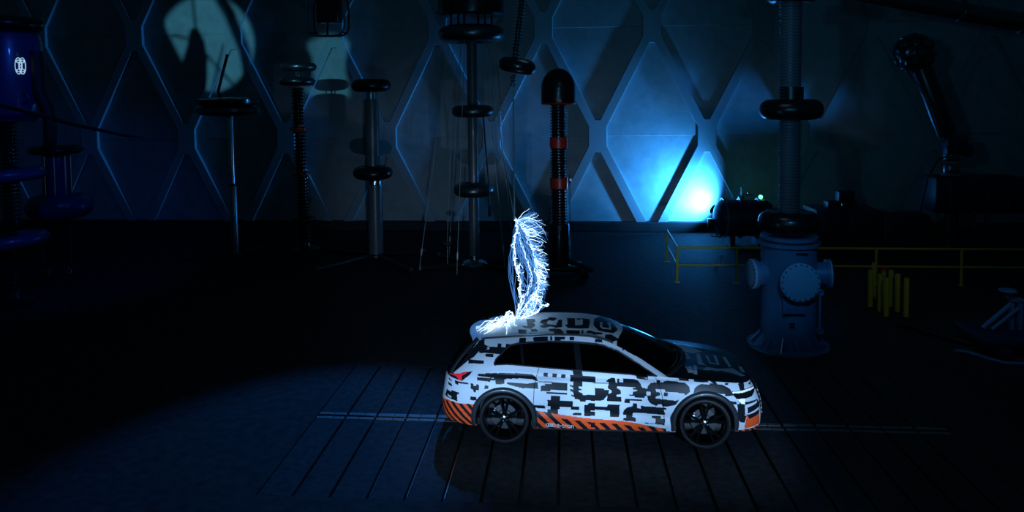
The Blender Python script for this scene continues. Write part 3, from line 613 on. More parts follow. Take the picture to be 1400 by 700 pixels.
# orange hazard bands along the bottom
def band(l0, l1, pts, period, slope, duty, shift, solid):
    zt = lerp(fl, pts); m = (fl > l0) & (fl < l1) & (fz < zt)
    stripe = ((fl + (fz - .25) * slope + shift) / period) % 1.0 < duty
    hm[m] = np.where(stripe[m] | (zt - fz < solid(fl))[m], 2, 1)
band(.30, 1.36, REAR_ORANGE_TOP, .135, .95, .52, .0, lambda l: np.clip((.95 - l) * .1, 0, .05))
band(2.05, 4.03, SIDE_ORANGE_TOP, .166, .93, .52, .06, lambda l: np.where((l > 2.42) & (l < 3.68), .055, 0.))
band(4.90, 5.62, NOSE_ORANGE_TOP, .105, .8, .5, .0, lambda l: 0 * l)
keep = np.ones(len(HF), bool)
for wx in WHEELS: keep &= (fs - wx) ** 2 + (fz - WZ) ** 2 > .425 ** 2
keep &= ~((np.abs(fs - WHEELS[0]) < .42) & (fz < WZ)) & ~((np.abs(fs - WHEELS[1]) < .42) & (fz < WZ))
L0, L1, L2 = 2.115, 2.925, 4.00
rear_d = (fl > L0) & (fl < L1) & (fz > .40); front_d = (fl > L1) & (fl < L2) & (fz > .37)
gap = 0.006
near_gap = ((np.abs(fl - L0) < gap) | (np.abs(fl - L1) < gap) | (np.abs(fl - L2) < gap)) & (fz > .37)
keep &= ~near_gap
shell = keep & ~rear_d & ~front_d
def handle(parent, l, z, mirror):
    s = l - 1.70; y = hull_y(s, z) + .016; y = y if mirror else -y
    m = MB(); m.bbox((s, y, z), (.21, .024, .026), .009)
    obj('door_handle', m, 'white_paint' , parent)
for mirror in (False, True):
    for nm, sel, hl in (('rear_door', keep & rear_d, 2.03 + .28), ('front_door', keep & front_d, 3.13)):
        d = fast(nm, HP, HF[sel], hm[sel], side_mats, car, mirror=mirror)
        handle(d, hl, .958, mirror)

# cabin sides -----------------------------------------------------------------
GU, GV = 420, 64
ga, gv = np.meshgrid(np.linspace(0, 1, GU), np.linspace(0, 1, GV), indexing='ij')
GP = glasshouse(ga.ravel(), gv.ravel()); GF = grid_faces(GU, GV)
gs = GP[GF][:, :, 0].mean(1); gz = GP[GF][:, :, 2].mean(1)
gm = np.zeros(len(GF), int)
for c, p in CABIN_PRINT: gm[inside(gs, gz, p)] = c
DAY = DAYLIGHT + [(2.26, .9), (-.02, .9)]
open_ = inside(gs, gz, DAY)
pillar = open_ & ((np.abs(gs - 1.12 + (gz - 1.1) * .12) < .045) | (np.abs(gs - .30 + (gz - 1.1) * .15) < .022))
gm[pillar] = 3
GN = normals(GP, GU, GV)
cabin_keep = ~open_ | pillar
for mirror in (False, True):
    sg = -1 if not mirror else 1
    # one shell per flank: fenders, quarters, sill, pillars
    V = np.concatenate([HP, GP]); Fc = np.concatenate([HF[shell], GF[cabin_keep] + len(HP)]); mi = np.concatenate([hm[shell], gm[cabin_keep]])
    fast('body_side', V, Fc, mi, side_mats + ['lens'], car, mirror=mirror)
    for lo, hi in ((-.3, .30), (.30, 1.12), (1.12, 2.4)):
        e = lambda x0, k: x0 - (gz - 1.1) * k
        sel = open_ & ~pillar & (gs > (e(lo, .15) if lo > .2 and lo < 1 else e(lo, .12))) & (gs < (e(hi, .15) if hi < 1 else e(hi, .12)))
        if sel.any(): fast('side_window', GP, GF[sel], np.zeros(sel.sum()), ['glass'], car, mirror=mirror)
    # trim strip round the glass
    def on_cabin(s, z):
        k = np.argmin((GP[:, 0] - s) ** 2 + (GP[:, 2] - z) ** 2); p = GP[k]; return (p[0], (p[1] - .006) * (-sg if mirror is None else 1) * (1 if not mirror else -1), p[2])
    P = []
    ring = DAYLIGHT
    for i in range(len(ring) - 1):
        for t in np.linspace(0, 1, 7)[:-1]: P.append(on_cabin(ring[i][0] + (ring[i + 1][0] - ring[i][0]) * t, ring[i][1] + (ring[i + 1][1] - ring[i][1]) * t))
    for a in np.linspace(2.24, -.14, 40):
        b = belt(a); P.append((a, (b[1] - .004) * (1 if not mirror else -1), b[2] + .010))
    t = MB(); t.tube(P + P[:1], .011, 6); obj('window_trim', t, 'arch_plastic', car)
    # roof rail
    t = MB(); t.tube([(*drip(s)[:1], (drip(s)[1] + .004) * (1 if not mirror else -1), drip(s)[2] + .012) for s in np.linspace(-.36, 1.62, 40)], .016, 8)
    obj('roof_rail', t, 'darkalu', car)

# upper panels ------------------------------------------------------------------
def panel(name, fn, nu, nv, u0, u1, prints, mats, base, flip=False, mask=None, sm=None):
    a, r = np.meshgrid(np.linspace(u0, u1, nu), np.linspace(-1, 1, nv), indexing='ij')
    P = fn(a.ravel(), r.ravel()); Fc = grid_faces(nu, nv)
    cx = P[Fc][:, :, 0].mean(1); cy = P[Fc][:, :, 1].mean(1); mi = np.full(len(Fc), base)
    for c, p in prints: mi[inside(cx, cy, p)] = c
    return fast(name, P, Fc, mi, mats, car, flip=flip)
panel('roof', roof, 260, 170, 0, 1, ROOF_PRINT, side_mats, 0)
bon = panel('bonnet', bonnet, 200, 200, 0, 1, BONNET_PRINT, side_mats, 1)
panel('windscreen', windscreen, 40, 50, 0, 1, [], ['clearglass'], 0, flip=True)
panel('rear_window', rear_window, 40, 50, .12, .90, [], ['clearglass'], 0)
panel('tailgate_frame', rear_window, 12, 50, 0, .12, [], ['black_foil'], 0)
panel('tailgate_frame', rear_window, 12, 50, .90, 1, [], ['black_foil'], 0)
# side frames of the rear window, wipers, spoiler lip
for sg in (-1, 1):
    m = MB(); m.tube([rear_window(np.array([b]), np.array([sg * .95]))[0] + np.array([-.012, 0, .01]) for b in np.linspace(0, 1, 12)], [.03] * 12, 8)
    obj('rear_pillar', m, 'black_foil', car)
m = MB()
for sg, x0 in ((-1, .55), (1, .05)):
    P = [windscreen(np.array([b]), np.array([r]))[0] + np.array([.0, 0, .016]) for b, r in zip(np.linspace(.03, .10, 8), np.linspace(-.75 + .6 * (sg > 0), -.05 + .75 * (sg > 0), 8))]
    m.tube(P, .009, 6)
obj('wiper', m, 'rubber', car)
m = MB()
sp = []
for r in np.linspace(-.96, .96, 30):
    p = roof(np.array([.0]), np.array([r]))[0]; sp.append(p)
V = []; 
for p in sp: V += [p + np.array([.06, 0, .012]), p + np.array([-.10, 0, -.012]), p + np.array([-.105, 0, -.030]), p + np.array([.03, 0, -.04])]
m.add(V, [(i * 4 + k, i * 4 + (k + 1) % 4, i * 4 + 4 + (k + 1) % 4, i * 4 + 4 + k) for i in range(29) for k in range(4)] + [(0, 3, 2, 1), (116, 117, 118, 119)])
obj('roof_spoiler', m, 'white_paint', car)
# cowl between bonnet and windscreen
m = MB(); m.tube([windscreen(np.array([.015]), np.array([r]))[0] + np.array([.03, 0, -.015]) for r in np.linspace(-.98, .98, 30)], .045, 8); obj('cowl', m, 'black', car)

# lamps and grille as raised panels over the flanks ------------------------------
def patch(name, sel, mats, off, mirror, parent=car, thick=.012):
    if not sel.any(): return None
    return fast(name, HP + HN * off * OUT, HF[sel], np.zeros(sel.sum()), mats, parent, mirror=mirror, thick=thick)
OUT = 1.0 if (HN[NU // 2 * NV + NV // 2, 1] < 0) else -1.0
LS = dict(LAMP_SHAPES)
for mirror in (False, True):
    hl = patch('headlight', inside(fl, fz, LS['head']), ['lens'], .010, mirror)
    patch('daylight_strip', inside(fl, fz, LS['drl']), ['drl'], .018, mirror, hl)
    patch('glowing_reflector', inside(fl, fz, LS['glowing_reflector']), ['drl'], .017, mirror, hl)  # glowing white stands in for the light a mirror would throw back
    tl = inside(fl, fz, LS['tail']) 
    patch('tail_light', tl, ['taillight'], .012, mirror)
    patch('grille', (fl > 5.60) & (fz > .36) & (fz < .80), ['black'], .008, mirror)
    for k in range(6):
        patch('grille_bar', (fl > 5.62) & (np.abs(fz - (.42 + k * .068)) < .010), ['white_paint'], .016, mirror)

# wheels, arches, wells ------------------------------------------------------------
def make_wheel(x, y, sg):
    """sg = -1 near side (faces -y), +1 far side; axis along y"""
    R = Matrix.Rotation(sg * -PI / 2, 3, 'X')     # lathe z axis points outwards
    rim = MB()
    rim.lathe([(.290, -.10), (.297, -.02), (.293, .06), (.306, .085), (.318, .092), (.323, .085), (.320, .06), (.306, .04), (.300, .03)], 48, rot=R, cap=False)
    rim.lathe([(.0, .045), (.062, .050), (.070, .035), (.060, .0)], 24, rot=R)
    for k in range(5):
        for d in (-.16, .16):
            a0 = 2 * PI * k / 5 + PI / 2; a1 = a0 + d
            p = [(.055 * math.cos(a0 + d * .6), .055 * math.sin(a0 + d * .6), .04), (.15 * math.cos(a0 + d * .9), .15 * math.sin(a0 + d * .9), .062), (.302 * math.cos(a1 * 1.0 + d * .25), .302 * math.sin(a1 + d * .25), .078)]
            ps = []
            for t in np.linspace(0, 1, 7):
                q = [(1 - t) ** 2 * p[0][i] + 2 * t * (1 - t) * p[1][i] + t * t * p[2][i] for i in range(3)]; ps.append(R @ Vector(q))
            rim.tube(ps, [.024, .021, .019, .018, .018, .019, .022], 6)
    w_ = obj('wheel', rim, 'rim', car, (x, y, WZ))
    ty = MB(); ty.lathe([(.300, -.13), (.33, -.135), (.36, -.125), (.374, -.10), (.378, -.05), (.378, .05), (.374, .085), (.36, .103), (.34, .108), (.318, .095), (.308, .07)], 56, rot=R, cap=False)
    for g_ in range(3): pass
    obj('tyre', ty, 'tyre', w_)
    bd = MB(); bd.lathe([(.0, -.03), (.19, -.03), (.19, -.01), (.11, -.01), (.10, .01), (0, .012)], 36, rot=R); obj('brake_disc', bd, 'darkalu', w_)
    cp = MB(); cp.bbox(R @ Vector((-.16, .05, -.0)), (.07, .07, .12), .012); obj('brake_caliper', cp, 'darkalu', w_)
    hc = MB(); hc.lathe([(.034, .050), (.034, .057), (.028, .060), (0, .061)], 20, rot=R)
    obj('hub_cap', hc, 'alu', w_)
    for k in range(5):
        a = 2 * PI * k / 5; b = MB(); b.lathe([(.009, .045), (.009, .058), (.006, .060), (0, .060)], 8, o=R @ Vector((.048 * math.cos(a + .63), .048 * math.sin(a + .63), 0)), rot=R)
        obj('wheel_bolt', b, 'steel', w_)
for wx in WHEELS:
    for sg in (-1, 1):
        make_wheel(wx, sg * .80, sg)
        # flared arch trim
        m = MB(); V = []; n = 44; prof = [(.500, .000), (.492, .014), (.474, .026), (.452, .030), (.432, .024), (.420, .008), (.416, -.03), (.416, -.20)]
        for k in range(n + 1):
            a = math.radians(-14 + 208 * k / n)
            for r, off in prof:
                s, z = wx + r * math.cos(a), WZ + r * math.sin(a)
                V.append((s, sg * (hull_y(wx + .46 * math.cos(a), max(WZ + .46 * math.sin(a), .25)) + off), z))
        q = len(prof)
        Fs = [(i * q + k, i * q + k + 1, (i + 1) * q + k + 1, (i + 1) * q + k) for i in range(n) for k in range(q - 1)]
        if sg > 0: Fs = [f[::-1] for f in Fs]
        m.add(V, Fs); obj('wheel_arch_trim', m, 'arch_plastic', car)
        m = MB(); V = []
        for k in range(25):
            a = math.radians(-10 + 200 * k / 24)
            V += [(wx + .42 * math.cos(a), sg * .90, WZ + .42 * math.sin(a)), (wx + .42 * math.cos(a), sg * .52, WZ + .42 * math.sin(a))]
        Fs = [(2 * i, 2 * i + 1, 2 * i + 3, 2 * i + 2) for i in range(24)]
        Fs.append(tuple(2 * i + 1 for i in range(25)))
        m.add(V, Fs); obj('wheel_well', m, 'rubber', car)
# underbody tray with bumpers' lower lips
m = MB(); m.bbox((1.45, 0, .27), (4.3, 1.5, .12), .04); m.bbox((1.46, -.84, .27), (2.0, .09, .10), .03); m.bbox((1.46, .84, .27), (2.0, .09, .10), .03)
obj('underbody', m, 'rubber', car)
# cabin interior: tub, dashboard, seats, steering wheel
m = MB(); m.bbox((1.0, 0, .72), (3.2, 1.5, .3), .05); m.bbox((2.15, 0, .95), (.5, 1.45, .22), .08); obj('dashboard', m, 'rubber', car)
for sx_, sy_ in ((1.35, -.37), (1.35, .37), (.45, -.37), (.45, .37)):
    m = MB(); m.bbox((sx_, sy_, .85), (.5, .5, .16), .05); m.bbox((sx_ - .28, sy_, 1.08), (.14, .48, .55), .05, Matrix.Rotation(math.radians(-14), 3, 'Y')); m.bbox((sx_ - .37, sy_, 1.36), (.09, .26, .17), .035)
    obj('car_seat', m, 'seat', car)
m = MB(); m.torus(.17, .014, .014, (1.78, .37, 1.05), Matrix.Rotation(math.radians(-65), 3, 'Y'), 28, 8); m.tube([(1.78, .37, 1.05), (2.0, .37, .95)], .025, 8); obj('steering_wheel', m, 'rubber', car)
# camera mirrors on short arms
for sg in (-1, 1):
    b = belt(2.02); m = MB(); m.bbox((2.02, sg * (-b[1] + .05), b[2] + .005), (.17, .13, .045), .018, Matrix.Rotation(math.radians(6), 3, 'Y'))
    obj('camera_mirror', m, 'black', car)
# sill lettering and ring emblem
def text_mesh(name, body, size, loc, rot, m, parent, extrude=.002, align='LEFT'):
    cu = bpy.data.curves.new(name, 'FONT'); cu.body = body; cu.size = size; cu.extrude = extrude; cu.align_x = align
    t = bpy.data.objects.new(name, cu); C.objects.link(t)
    dg = bpy.context.evaluated_depsgraph_get(); me = bpy.data.meshes.new_from_object(t.evaluated_get(dg))
    bpy.data.objects.remove(t); me.materials.clear(); me.materials.append(M[m])
    o = link(name, me, parent); o.location = loc; o.rotation_euler = rot; return o
ly = -(hull_y(.95, .31) + .004)
text_mesh('sill_lettering', 'e-tron', .10, (.775, ly - .006, .285), (math.radians(94), math.radians(2.2), 0), 'white_letter', car)
m = MB()
for k in range(4): m.torus(.022, .0045, .003, (.645 + k * .030, ly - .006, .314 - k * .001), Matrix.Rotation(PI / 2, 3, 'X'), 20, 6)
obj('ring_emblem', m, 'white_letter', car)
# ------------------------------------------------------------------ electric arc between rod and roof
arc = thing('electric_arc', 'blue-white electric discharge leaping from the hanging rod to the car roof', 'electric arc', (-.80, 11.8, 3.24))
AX, AZ, AS = 703.0, 298.0, .01148       # drawing unit of the arc: about a centimetre
def au(x, y, d=0.): return ((x - AX) * AS, d, (AZ - y) * AS * 1.02)
ATR = {
 'left': [(703, 298), (706, 306), (708, 314), (704, 322), (701, 334), (703, 348), (703, 360), (707, 372), (710, 384), (709, 398), (711, 410), (707, 422), (704, 432), (702, 441)],
 'right': [(703, 298), (711, 309), (719, 320), (725, 332), (729, 345), (731, 358), (731, 370), (735, 380), (735, 392), (729, 403), (722, 412), (714, 422), (708, 432), (703, 441)],
 'middle': [(704, 300), (709, 318), (713, 336), (718, 352), (723, 366), (727, 380), (722, 394), (716, 408), (710, 424), (703, 440)],
 'foot': [(750, 416), (741, 418), (733, 425), (725, 430), (717, 431), (710, 436), (704, 441)],
 'loop': [(704, 441), (698, 437), (699, 431), (693, 429), (688, 433), (690, 438), (697, 441)],
}
def jag(pts, amp, sub=4, dy=.10, seed=0):
    r = np.random.default_rng(seed); out = []
    d0 = r.uniform(-dy, dy)
    for i in range(len(pts) - 1):
        for t in np.linspace(0, 1, sub + 1)[:-1]:
            x = pts[i][0] + (pts[i + 1][0] - pts[i][0]) * t; y = pts[i][1] + (pts[i + 1][1] - pts[i][1]) * t
            j = 0 if (i == 0 and t == 0) else 1
            out.append(au(x + j * r.normal(0, amp), y + j * r.normal(0, amp), d0 * math.sin(PI * (i + t) / (len(pts) - 1))))
    out.append(au(*pts[-1])); return out
for k, (nm, p) in enumerate(ATR.items()):
    m = MB(); m.tube(jag(p, .6, 2, seed=k), {'left': .0070, 'right': .0050, 'middle': .0026, 'foot': .0055, 'loop': .0065}[nm], 5)
    obj('main_channel', m, 'arc_core' if nm != 'middle' else 'arc_fine', arc)
    m = MB(); m.tube(jag(p, 1.1, 5, .12, seed=k + 40), .0040, 4)
    obj('side_channel', m, 'arc_core', arc)
    m = MB(); m.tube(jag(p, 1.6, 5, .14, seed=k + 60), .0032, 4); obj('side_channel', m, 'arc_core', arc)
fine = MB(); bright = MB(); r = np.random.default_rng(11)
def curl(x0, y0, x1, y1, bend, n=7, amp=.5):
    out = []; nx, ny = -(y1 - y0), (x1 - x0); d = r.uniform(-.14, .14)
    for t in np.linspace(0, 1, n):
        b = bend * math.sin(PI * t); out.append(au(x0 + (x1 - x0) * t + nx * b + r.normal(0, amp) * (0 < t), y0 + (y1 - y0) * t + ny * b + r.normal(0, amp) * (0 < t), d * t))
    return out
def on(path, u):
    n = len(path) - 1; i = min(int(u * n), n - 1); t = u * n - i
    return path[i][0] + (path[i + 1][0] - path[i][0]) * t, path[i][1] + (path[i + 1][1] - path[i][1]) * t
# feathers off the right edge
for k in range(230):
    u = r.uniform(.03, .86); x, y = on(ATR['right'], u)
    L = r.uniform(8, 27) * (1 - .30 * u); an = math.radians(r.uniform(-28, 30) + (22 if u > .2 else -12))
    x1 = min(x + L * math.cos(an), 747 + 5 * math.sin(y * .09)); y1 = y + L * math.sin(an)
    mb = bright if k % 3 == 0 else fine
    mb.tube(curl(x, y, x1, y1, r.uniform(-.3, .3), 7, .8), np.linspace(.0046, .0014, 7) * (1.25 if mb is bright else 1.), 4)
    for q in range(2):
        t = r.uniform(.3, .8); xa, ya = x + (x1 - x) * t, y + (y1 - y) * t; an2 = an + r.choice([-1, 1]) * r.uniform(.4, .9); l2 = L * r.uniform(.2, .4)
        fine.tube(curl(xa, ya, xa + l2 * math.cos(an2), ya + l2 * math.sin(an2), r.uniform(-.2, .2), 4), [.0026, .0022, .0016, .001], 3)
# plume at the top
for (x1, y1) in ((733, 291), (731, 294), (727, 288), (737, 299), (746, 310), (748, 321), (742, 305), (745, 318), (747, 327)):
    for q in range(3): (bright if q == 0 else fine).tube(curl(704 + r.uniform(0, 6), 299 + r.uniform(0, 5), x1 + r.normal(0, 1.5), y1 + r.normal(0, 1.5), r.uniform(-.2, .1), 8), np.linspace(.0045, .0012, 8), 4)
# long fibres sweeping from the rod down into the bundle
for k in range(60):
    p0 = on(ATR['left'], r.uniform(.0, .35)); p1 = on(ATR['right'], r.uniform(.35, .95))
    fine.tube(curl(*p0, *p1, r.uniform(-.18, .12), 10, .7), .0024, 3)
for k in range(70):
    p0 = on(ATR['left'], r.uniform(.45, 1)); a = r.uniform(0, 2 * PI); L = r.uniform(5, 16)
    (bright if k % 4 == 0 else fine).tube(curl(*p0, p0[0] + abs(L * math.cos(a)) * .9, p0[1] + L * math.sin(a) * .7, r.uniform(-.3, .3), 6), .0030, 3)
for k in range(50):
    p0 = on(ATR['foot'], r.uniform(0, 1)); p1 = on(ATR['right'], r.uniform(.55, 1))
    (bright if k % 4 == 0 else fine).tube(curl(*p0, *p1, r.uniform(-.3, .3), 7, .7), .0028, 3)
# wandering thin strand on the left
fine.tube(jag([(705, 330), (700, 343), (700, 358), (705, 372), (703, 388), (701, 405), (703, 418), (703, 432)], .4, seed=99), .0035, 4)
tag(obj('branch', bright, 'arc_core', arc), kind='stuff'); tag(obj('streamer_fringe', fine, 'arc_fine', arc), kind='stuff')
# creeping discharge over the rear of the roof
creep = MB(); creepf = MB()
def on_roof(x, y, lift=.015):
    q = min(max((x + .40) / 2.08, 0), 1); w_ = -drip(-.40 + 2.08 * q)[1]; p = roof(np.array([q]), np.array([min(max(y / w_, -1), 1)]))[0]
    return (p[0] + CAR_X + .80, p[1] + CAR_Y - 11.8, p[2] - 3.24 + lift)
cx0, cy0 = .10, -.02
for k in range(64):
    ang = r.uniform(-PI, PI); L = r.uniform(.12, .46)
    tx = cx0 - abs(L * math.cos(ang)) * 1.35 + (.12 if k % 5 == 0 else 0); ty_ = cy0 - .12 + L * math.sin(ang) * .9
    P = []
    for t in np.linspace(0, 1, 9):
        P.append(on_roof(cx0 + (tx - cx0) * t + r.normal(0, .012) * (t > 0), cy0 + (ty_ - cy0) * t + .08 * math.sin(PI * t) * (k % 3 - 1) + r.normal(0, .012), .014 + .07 * math.sin(PI * t) * r.uniform(0, 1)))
    (creep if k % 2 == 0 else creepf).tube(P, np.linspace(.008 if k % 2 == 0 else .005, .002, 9), 4)
obj('roof_discharge', creep, 'arc_core', arc); tag(obj('roof_fringe', creepf, 'arc_fine', arc), kind='stuff')
for (x, y, e) in ((712, 325, 5), (722, 365, 4), (716, 405, 2)):
    l = lamp('arc_light', 'POINT', (0, 0, 0), None, e, (.28, .58, 1.0), .12); l.parent = arc; l.location = au(x, y)
l = lamp('arc_light', 'POINT', (0, 0, 0), None, .8, (.45, .72, 1.0), .06); l.parent = arc; l.location = on_roof(-.12, -.15, .16)

# ------------------------------------------------------------------ hanging electrode over the car
hang = thing('hanging_electrode', 'ribbed black insulator string with disc electrode and long rod hanging over the car', 'insulator', (-.75, 11.8, 3.24))
d = Vector((.125, 0, .93)).normalized(); top = Vector((-.02, 0, 2.49)); R = rot_to(d)
m = MB(); m.lathe(ribbed(.035, .085, 0, 1.9, .052), 20, o=top, rot=R); obj('insulator_string', m, 'silicone', hang)
m = MB(); m.torus(.18, .115, .115, (.02, 0, 2.40), R @ Matrix.Rotation(math.radians(3), 3, 'Y'), 40, 16); m.lathe([(0, -.10), (.18, -.112), (.2, 0), (.18, .112), (0, .10)], 32, o=(.02, 0, 2.40), rot=R)
obj('electrode_disc', m, 'black', hang)
m = MB()
for k in range(3): m.torus(.026, .008, .014, (-.045, 0, 2.22 - k * .055), Matrix.Rotation(PI / 2 * (1), 3, 'X') @ Matrix.Rotation(PI / 2 * (k % 2), 3, 'Z') @ Matrix.Rotation(PI / 2 * (k % 2), 3, 'Y'), 16, 6)
obj('chain_link', m, 'darksteel', hang)
m = MB(); m.tube([(-.045, 0, 2.08), (-.048, 0, 1.0), (-.05, 0, 0.0)], .014, 8); m.lathe([(0, -.03), (.022, -.02), (.022, .02), (0, .03)], 12, o=(-.05, 0, 0)); obj('rod', m, 'wire', hang)

# ------------------------------------------------------------------ standing divider with three rings, centre
dv = thing('ringed_pillar', 'tall slim grey pillar with three rings, standing left of the electric arc', 'test pillar', (-2.77, 22.67, 0))
m = MB(); m.lathe([(.42, 0), (.42, .03), (.36, .10), (.24, .15), (.17, .17), (.16, .30), (0, .30)], 40); obj('base_plate', m, 'alu', dv)
m = MB()
for a in (20, 140, 205, 320):
    c_, s_ = math.cos(math.radians(a)), math.sin(math.radians(a))
    m.tube([(.3 * c_, .3 * s_, .06), (1.7 * c_, 1.7 * s_, .05)], .055, 6)
    m.lathe([(.07, 0), (.07, .10), (.03, .16), (0, .16)], 12, o=(1.7 * c_, 1.7 * s_, 0))
obj('foot_frame', m, 'darksteel', dv)
m = MB(); m.lathe([(.16, .15), (.155, 2.3), (.155, 4.55), (.16, 7.0)], 28); obj('pole', m, 'grp', dv)
for nm, z, R_, rx, rz in (('ring', 2.32, .42, .20, .20), ('ring', 4.71, .44, .21, .18), ('ring', 7.03, .74, .27, .25)):
    m = MB(); m.torus(R_, rx, rz, (0, 0, z)); m.lathe([(.16, -rz * .8), (R_, -rz * .5), (R_, rz * .5), (.16, rz * .8)], 32, o=(0, 0, z), cap=False); obj(nm, m, 'darkalu', dv)
m = MB(); m.lathe([(.9, 7.56), (.98, 7.62), (1.0, 7.75), (1.0, 8.6), (.9, 8.7), (0, 8.7)], 40); m.lathe([(.0, 7.54), (.9, 7.56)], 40); obj('top_housing', m, 'black', dv)
for a in range(6):
    m = MB(); c_, s_ = math.cos(a * PI / 3 + .3), math.sin(a * PI / 3 + .3); m.tube([(.62 * c_, .62 * s_, 7.2), (.62 * c_, .62 * s_, 7.6)], .035, 8); obj('strut', m, 'darksteel', dv)
# guy ropes from the top ring to the floor
feet = [(-1.55, -.9), (-.98, 1.2), (.95, -.3), (1.2, .9), (-.35, -1.4)]
for k, (x, y) in enumerate(feet):
    m = MB(); a = (x * .40, y * .40, 6.82); b = (x, y, .02); m.tube([a, b], .013, 6)
    t = [a[i] + (b[i] - a[i]) * .92 for i in range(3)]
    m.lathe([(0, -.12), (.03, -.10), (.035, .10), (0, .12)], 10, o=t, rot=rot_to(Vector(a) - Vector(b)))
    obj('guy_rope', m, 'wire', dv)
m = MB(); m.tube([(.35, -.3, 4.7), (.42, -.35, 3.6), (.50, -.38, 2.6), (.52, -.38, 1.75)], .022, 8); m.lathe([(.02, 0), (.05, .05), (.05, .28), (.02, .33), (0, .33)], 12, o=(.52, -.38, 1.55)); obj('lead_cable', m, 'cable', dv)
hw = thing('hanging_weight', 'small disc weight on a wire left of the slim ringed pillar', 'weight', (-3.55, 22.3, .72))
m = MB(); m.lathe([(0, -.06), (.12, -.05), (.14, 0), (.12, .05), (.03, .08), (0, .10)], 24); obj('disc', m, 'darkalu', hw)
m = MB(); m.tube([(0, 0, .05), (.30, 0, 6.1)], .010, 6); m.tube([(0, 0, -.05), (0, 0, -.70)], .012, 6); obj('wire', m, 'wire', hw)
# wire from the ring to the arc's rod
pw = MB(); pw.tube([(-2.25, 21.55, 6.75), (-1.75, 20.0, 5.9), (-1.2, 14.5, 4.1), (-.81, 11.82, 3.27)], .010, 6)
piece('earth_wire', pw, 'wire', 'thin slack wire running from the big top ring to the rod tip', 'wire')

# ------------------------------------------------------------------ grey tube post with two rings
gp = thing('tube_post', 'grey tube post with two black rings standing on a cross foot', 'test post', (-6.13, 23.8, 0))
m = MB(); m.lathe([(.26, .0), (.26, .05), (.20, .08), (.19, .2), (0, .2)], 28); obj('base', m, 'darkalu', gp)
m = MB()
for x, y in ((-1.25, -2.2), (1.6, -2.2), (1.5, .5), (-1.6, .7)):
    m.tube([(0, 0, .06), (x, y, .06)], .06, 6); m.lathe([(.05, -.06), (.09, 0), (.05, .1), (0, .1)], 10, o=(x, y, .06))
obj('cross_foot', m, 'darksteel', gp)
m = MB(); m.lathe([(.24, .1), (.24, 2.35)], 28); obj('lower_tube', m, 'grp', gp)
m = MB(); m.lathe([(.225, 2.9), (.225, 5.1)], 28, o=(-.05, 0, 0)); obj('upper_tube', m, 'grp', gp)
m = MB(); m.lathe([(.18, 2.33), (.22, 2.36), (.22, 2.48), (.18, 2.52)], 28); obj('collar', m, 'alu', gp)
m = MB(); m.lathe([(.14, 5.05), (.14, 5.4)], 20, o=(-.07, 0, 0)); obj('neck', m, 'alu', gp)
for z, R_ in ((2.73, .42), (5.54, .42)):
    m = MB(); m.torus(R_, .22, .21, (-.05, 0, z)); m.lathe([(0, -.16), (R_, -.16), (R_, .16), (0, .16)], 32, o=(-.05, 0, z)); obj('ring', m, 'black', gp)
m = MB(); m.tube([(.2, -.25, 3.3), (.18, -.25, 2.9)], .012, 6); m.tube([(.46, -.2, 3.25), (.35, -.22, 2.85)], .012, 6); obj('pin', m, 'alu', gp)

# ------------------------------------------------------------------ ribbed post with red rings
rp = thing('red_ringed_post', 'slim black ribbed post with two small red rings and two discs on top', 'insulator', (-8.75, 24.5, 0))
for z0, z1 in ((.3, 2.55), (2.75, 4.05), (4.25, 5.5)):
    m = MB(); m.lathe(ribbed(.15, .235, z0, z1, .115), 24, o=(-.03 - z0 * .02, 0, 0)); obj('insulator', m, 'silicone', rp)
for z in (2.64, 4.14):
    m = MB(); m.torus(.20, .10, .07, (-.03 - z * .02, 0, z), None, 32, 10); m.lathe([(.17, -.12), (.17, .12)], 24, o=(-.03 - z * .02, 0, z)); obj('red_ring', m, 'red', rp)
m = MB(); m.lathe([(.5, 0), (.5, .08), (.2, .2), (.18, .32)], 28); obj('base', m, 'black', rp)
m = MB(); m.torus(.3, .09, .08, (0, 0, 1.1)); obj('lower_ring', m, 'black', rp)
for z, x in ((5.72, -.13), (6.2, -.06)):
    m = MB(); m.torus(.42, .17, .14, (x, 0, z)); m.lathe([(0, -.1), (.42, -.1), (.42, .1), (0, .1)], 32, o=(x, 0, z)); obj('disc', m, 'darkalu', rp)
for a in range(5):
    m = MB(); m.tube([(-.1 + .16 * math.cos(a * 1.26), .16 * math.sin(a * 1.26), 5.8), (-.1 + .16 * math.cos(a * 1.26), .16 * math.sin(a * 1.26), 6.12)], .022, 6); obj('spacer', m, 'steel', rp)

# ------------------------------------------------------------------ mushroom post, left
mp = thing('mushroom_post', 'thin steel post topped with a wide flat dish, left of the red ringed post', 'test post', (-10.72, 23.45, 0))
m = MB(); m.lathe([(.13, .05), (.115, 2.3), (.10, 2.36)], 20); obj('lower_tube', m, 'steel', mp)
m = MB(); m.lathe([(.10, 2.42), (.10, 4.60)], 20, o=(-.03, 0, 0)); obj('upper_tube', m, 'alu', mp)
m = MB(); m.torus(.11, .03, .035, (-.01, 0, 2.38), None, 24, 8); obj('clamp', m, 'black', mp)
m = MB(); m.lathe([(.1, 4.56), (.45, 4.60), (.86, 4.66), (1.0, 4.76), (.98, 4.86), (.8, 4.90), (.3, 4.92), (0, 4.92)], 48, o=(-.1, 0, 0)); obj('dish', m, 'darkalu', mp)
m = MB(); m.lathe([(.75, 4.9), (.95, 5.02), (.97, 5.14), (.80, 5.2), (0, 5.22)], 48, o=(-.25, .3, 0)); obj('upper_dish', m, 'black', mp)
m = MB(); m.tube([(-.28, .1, 5.0), (-.45, .1, 5.4), (-.10, .1, 6.6)], .05, 8); obj('horn', m, 'black', mp)
m = MB()
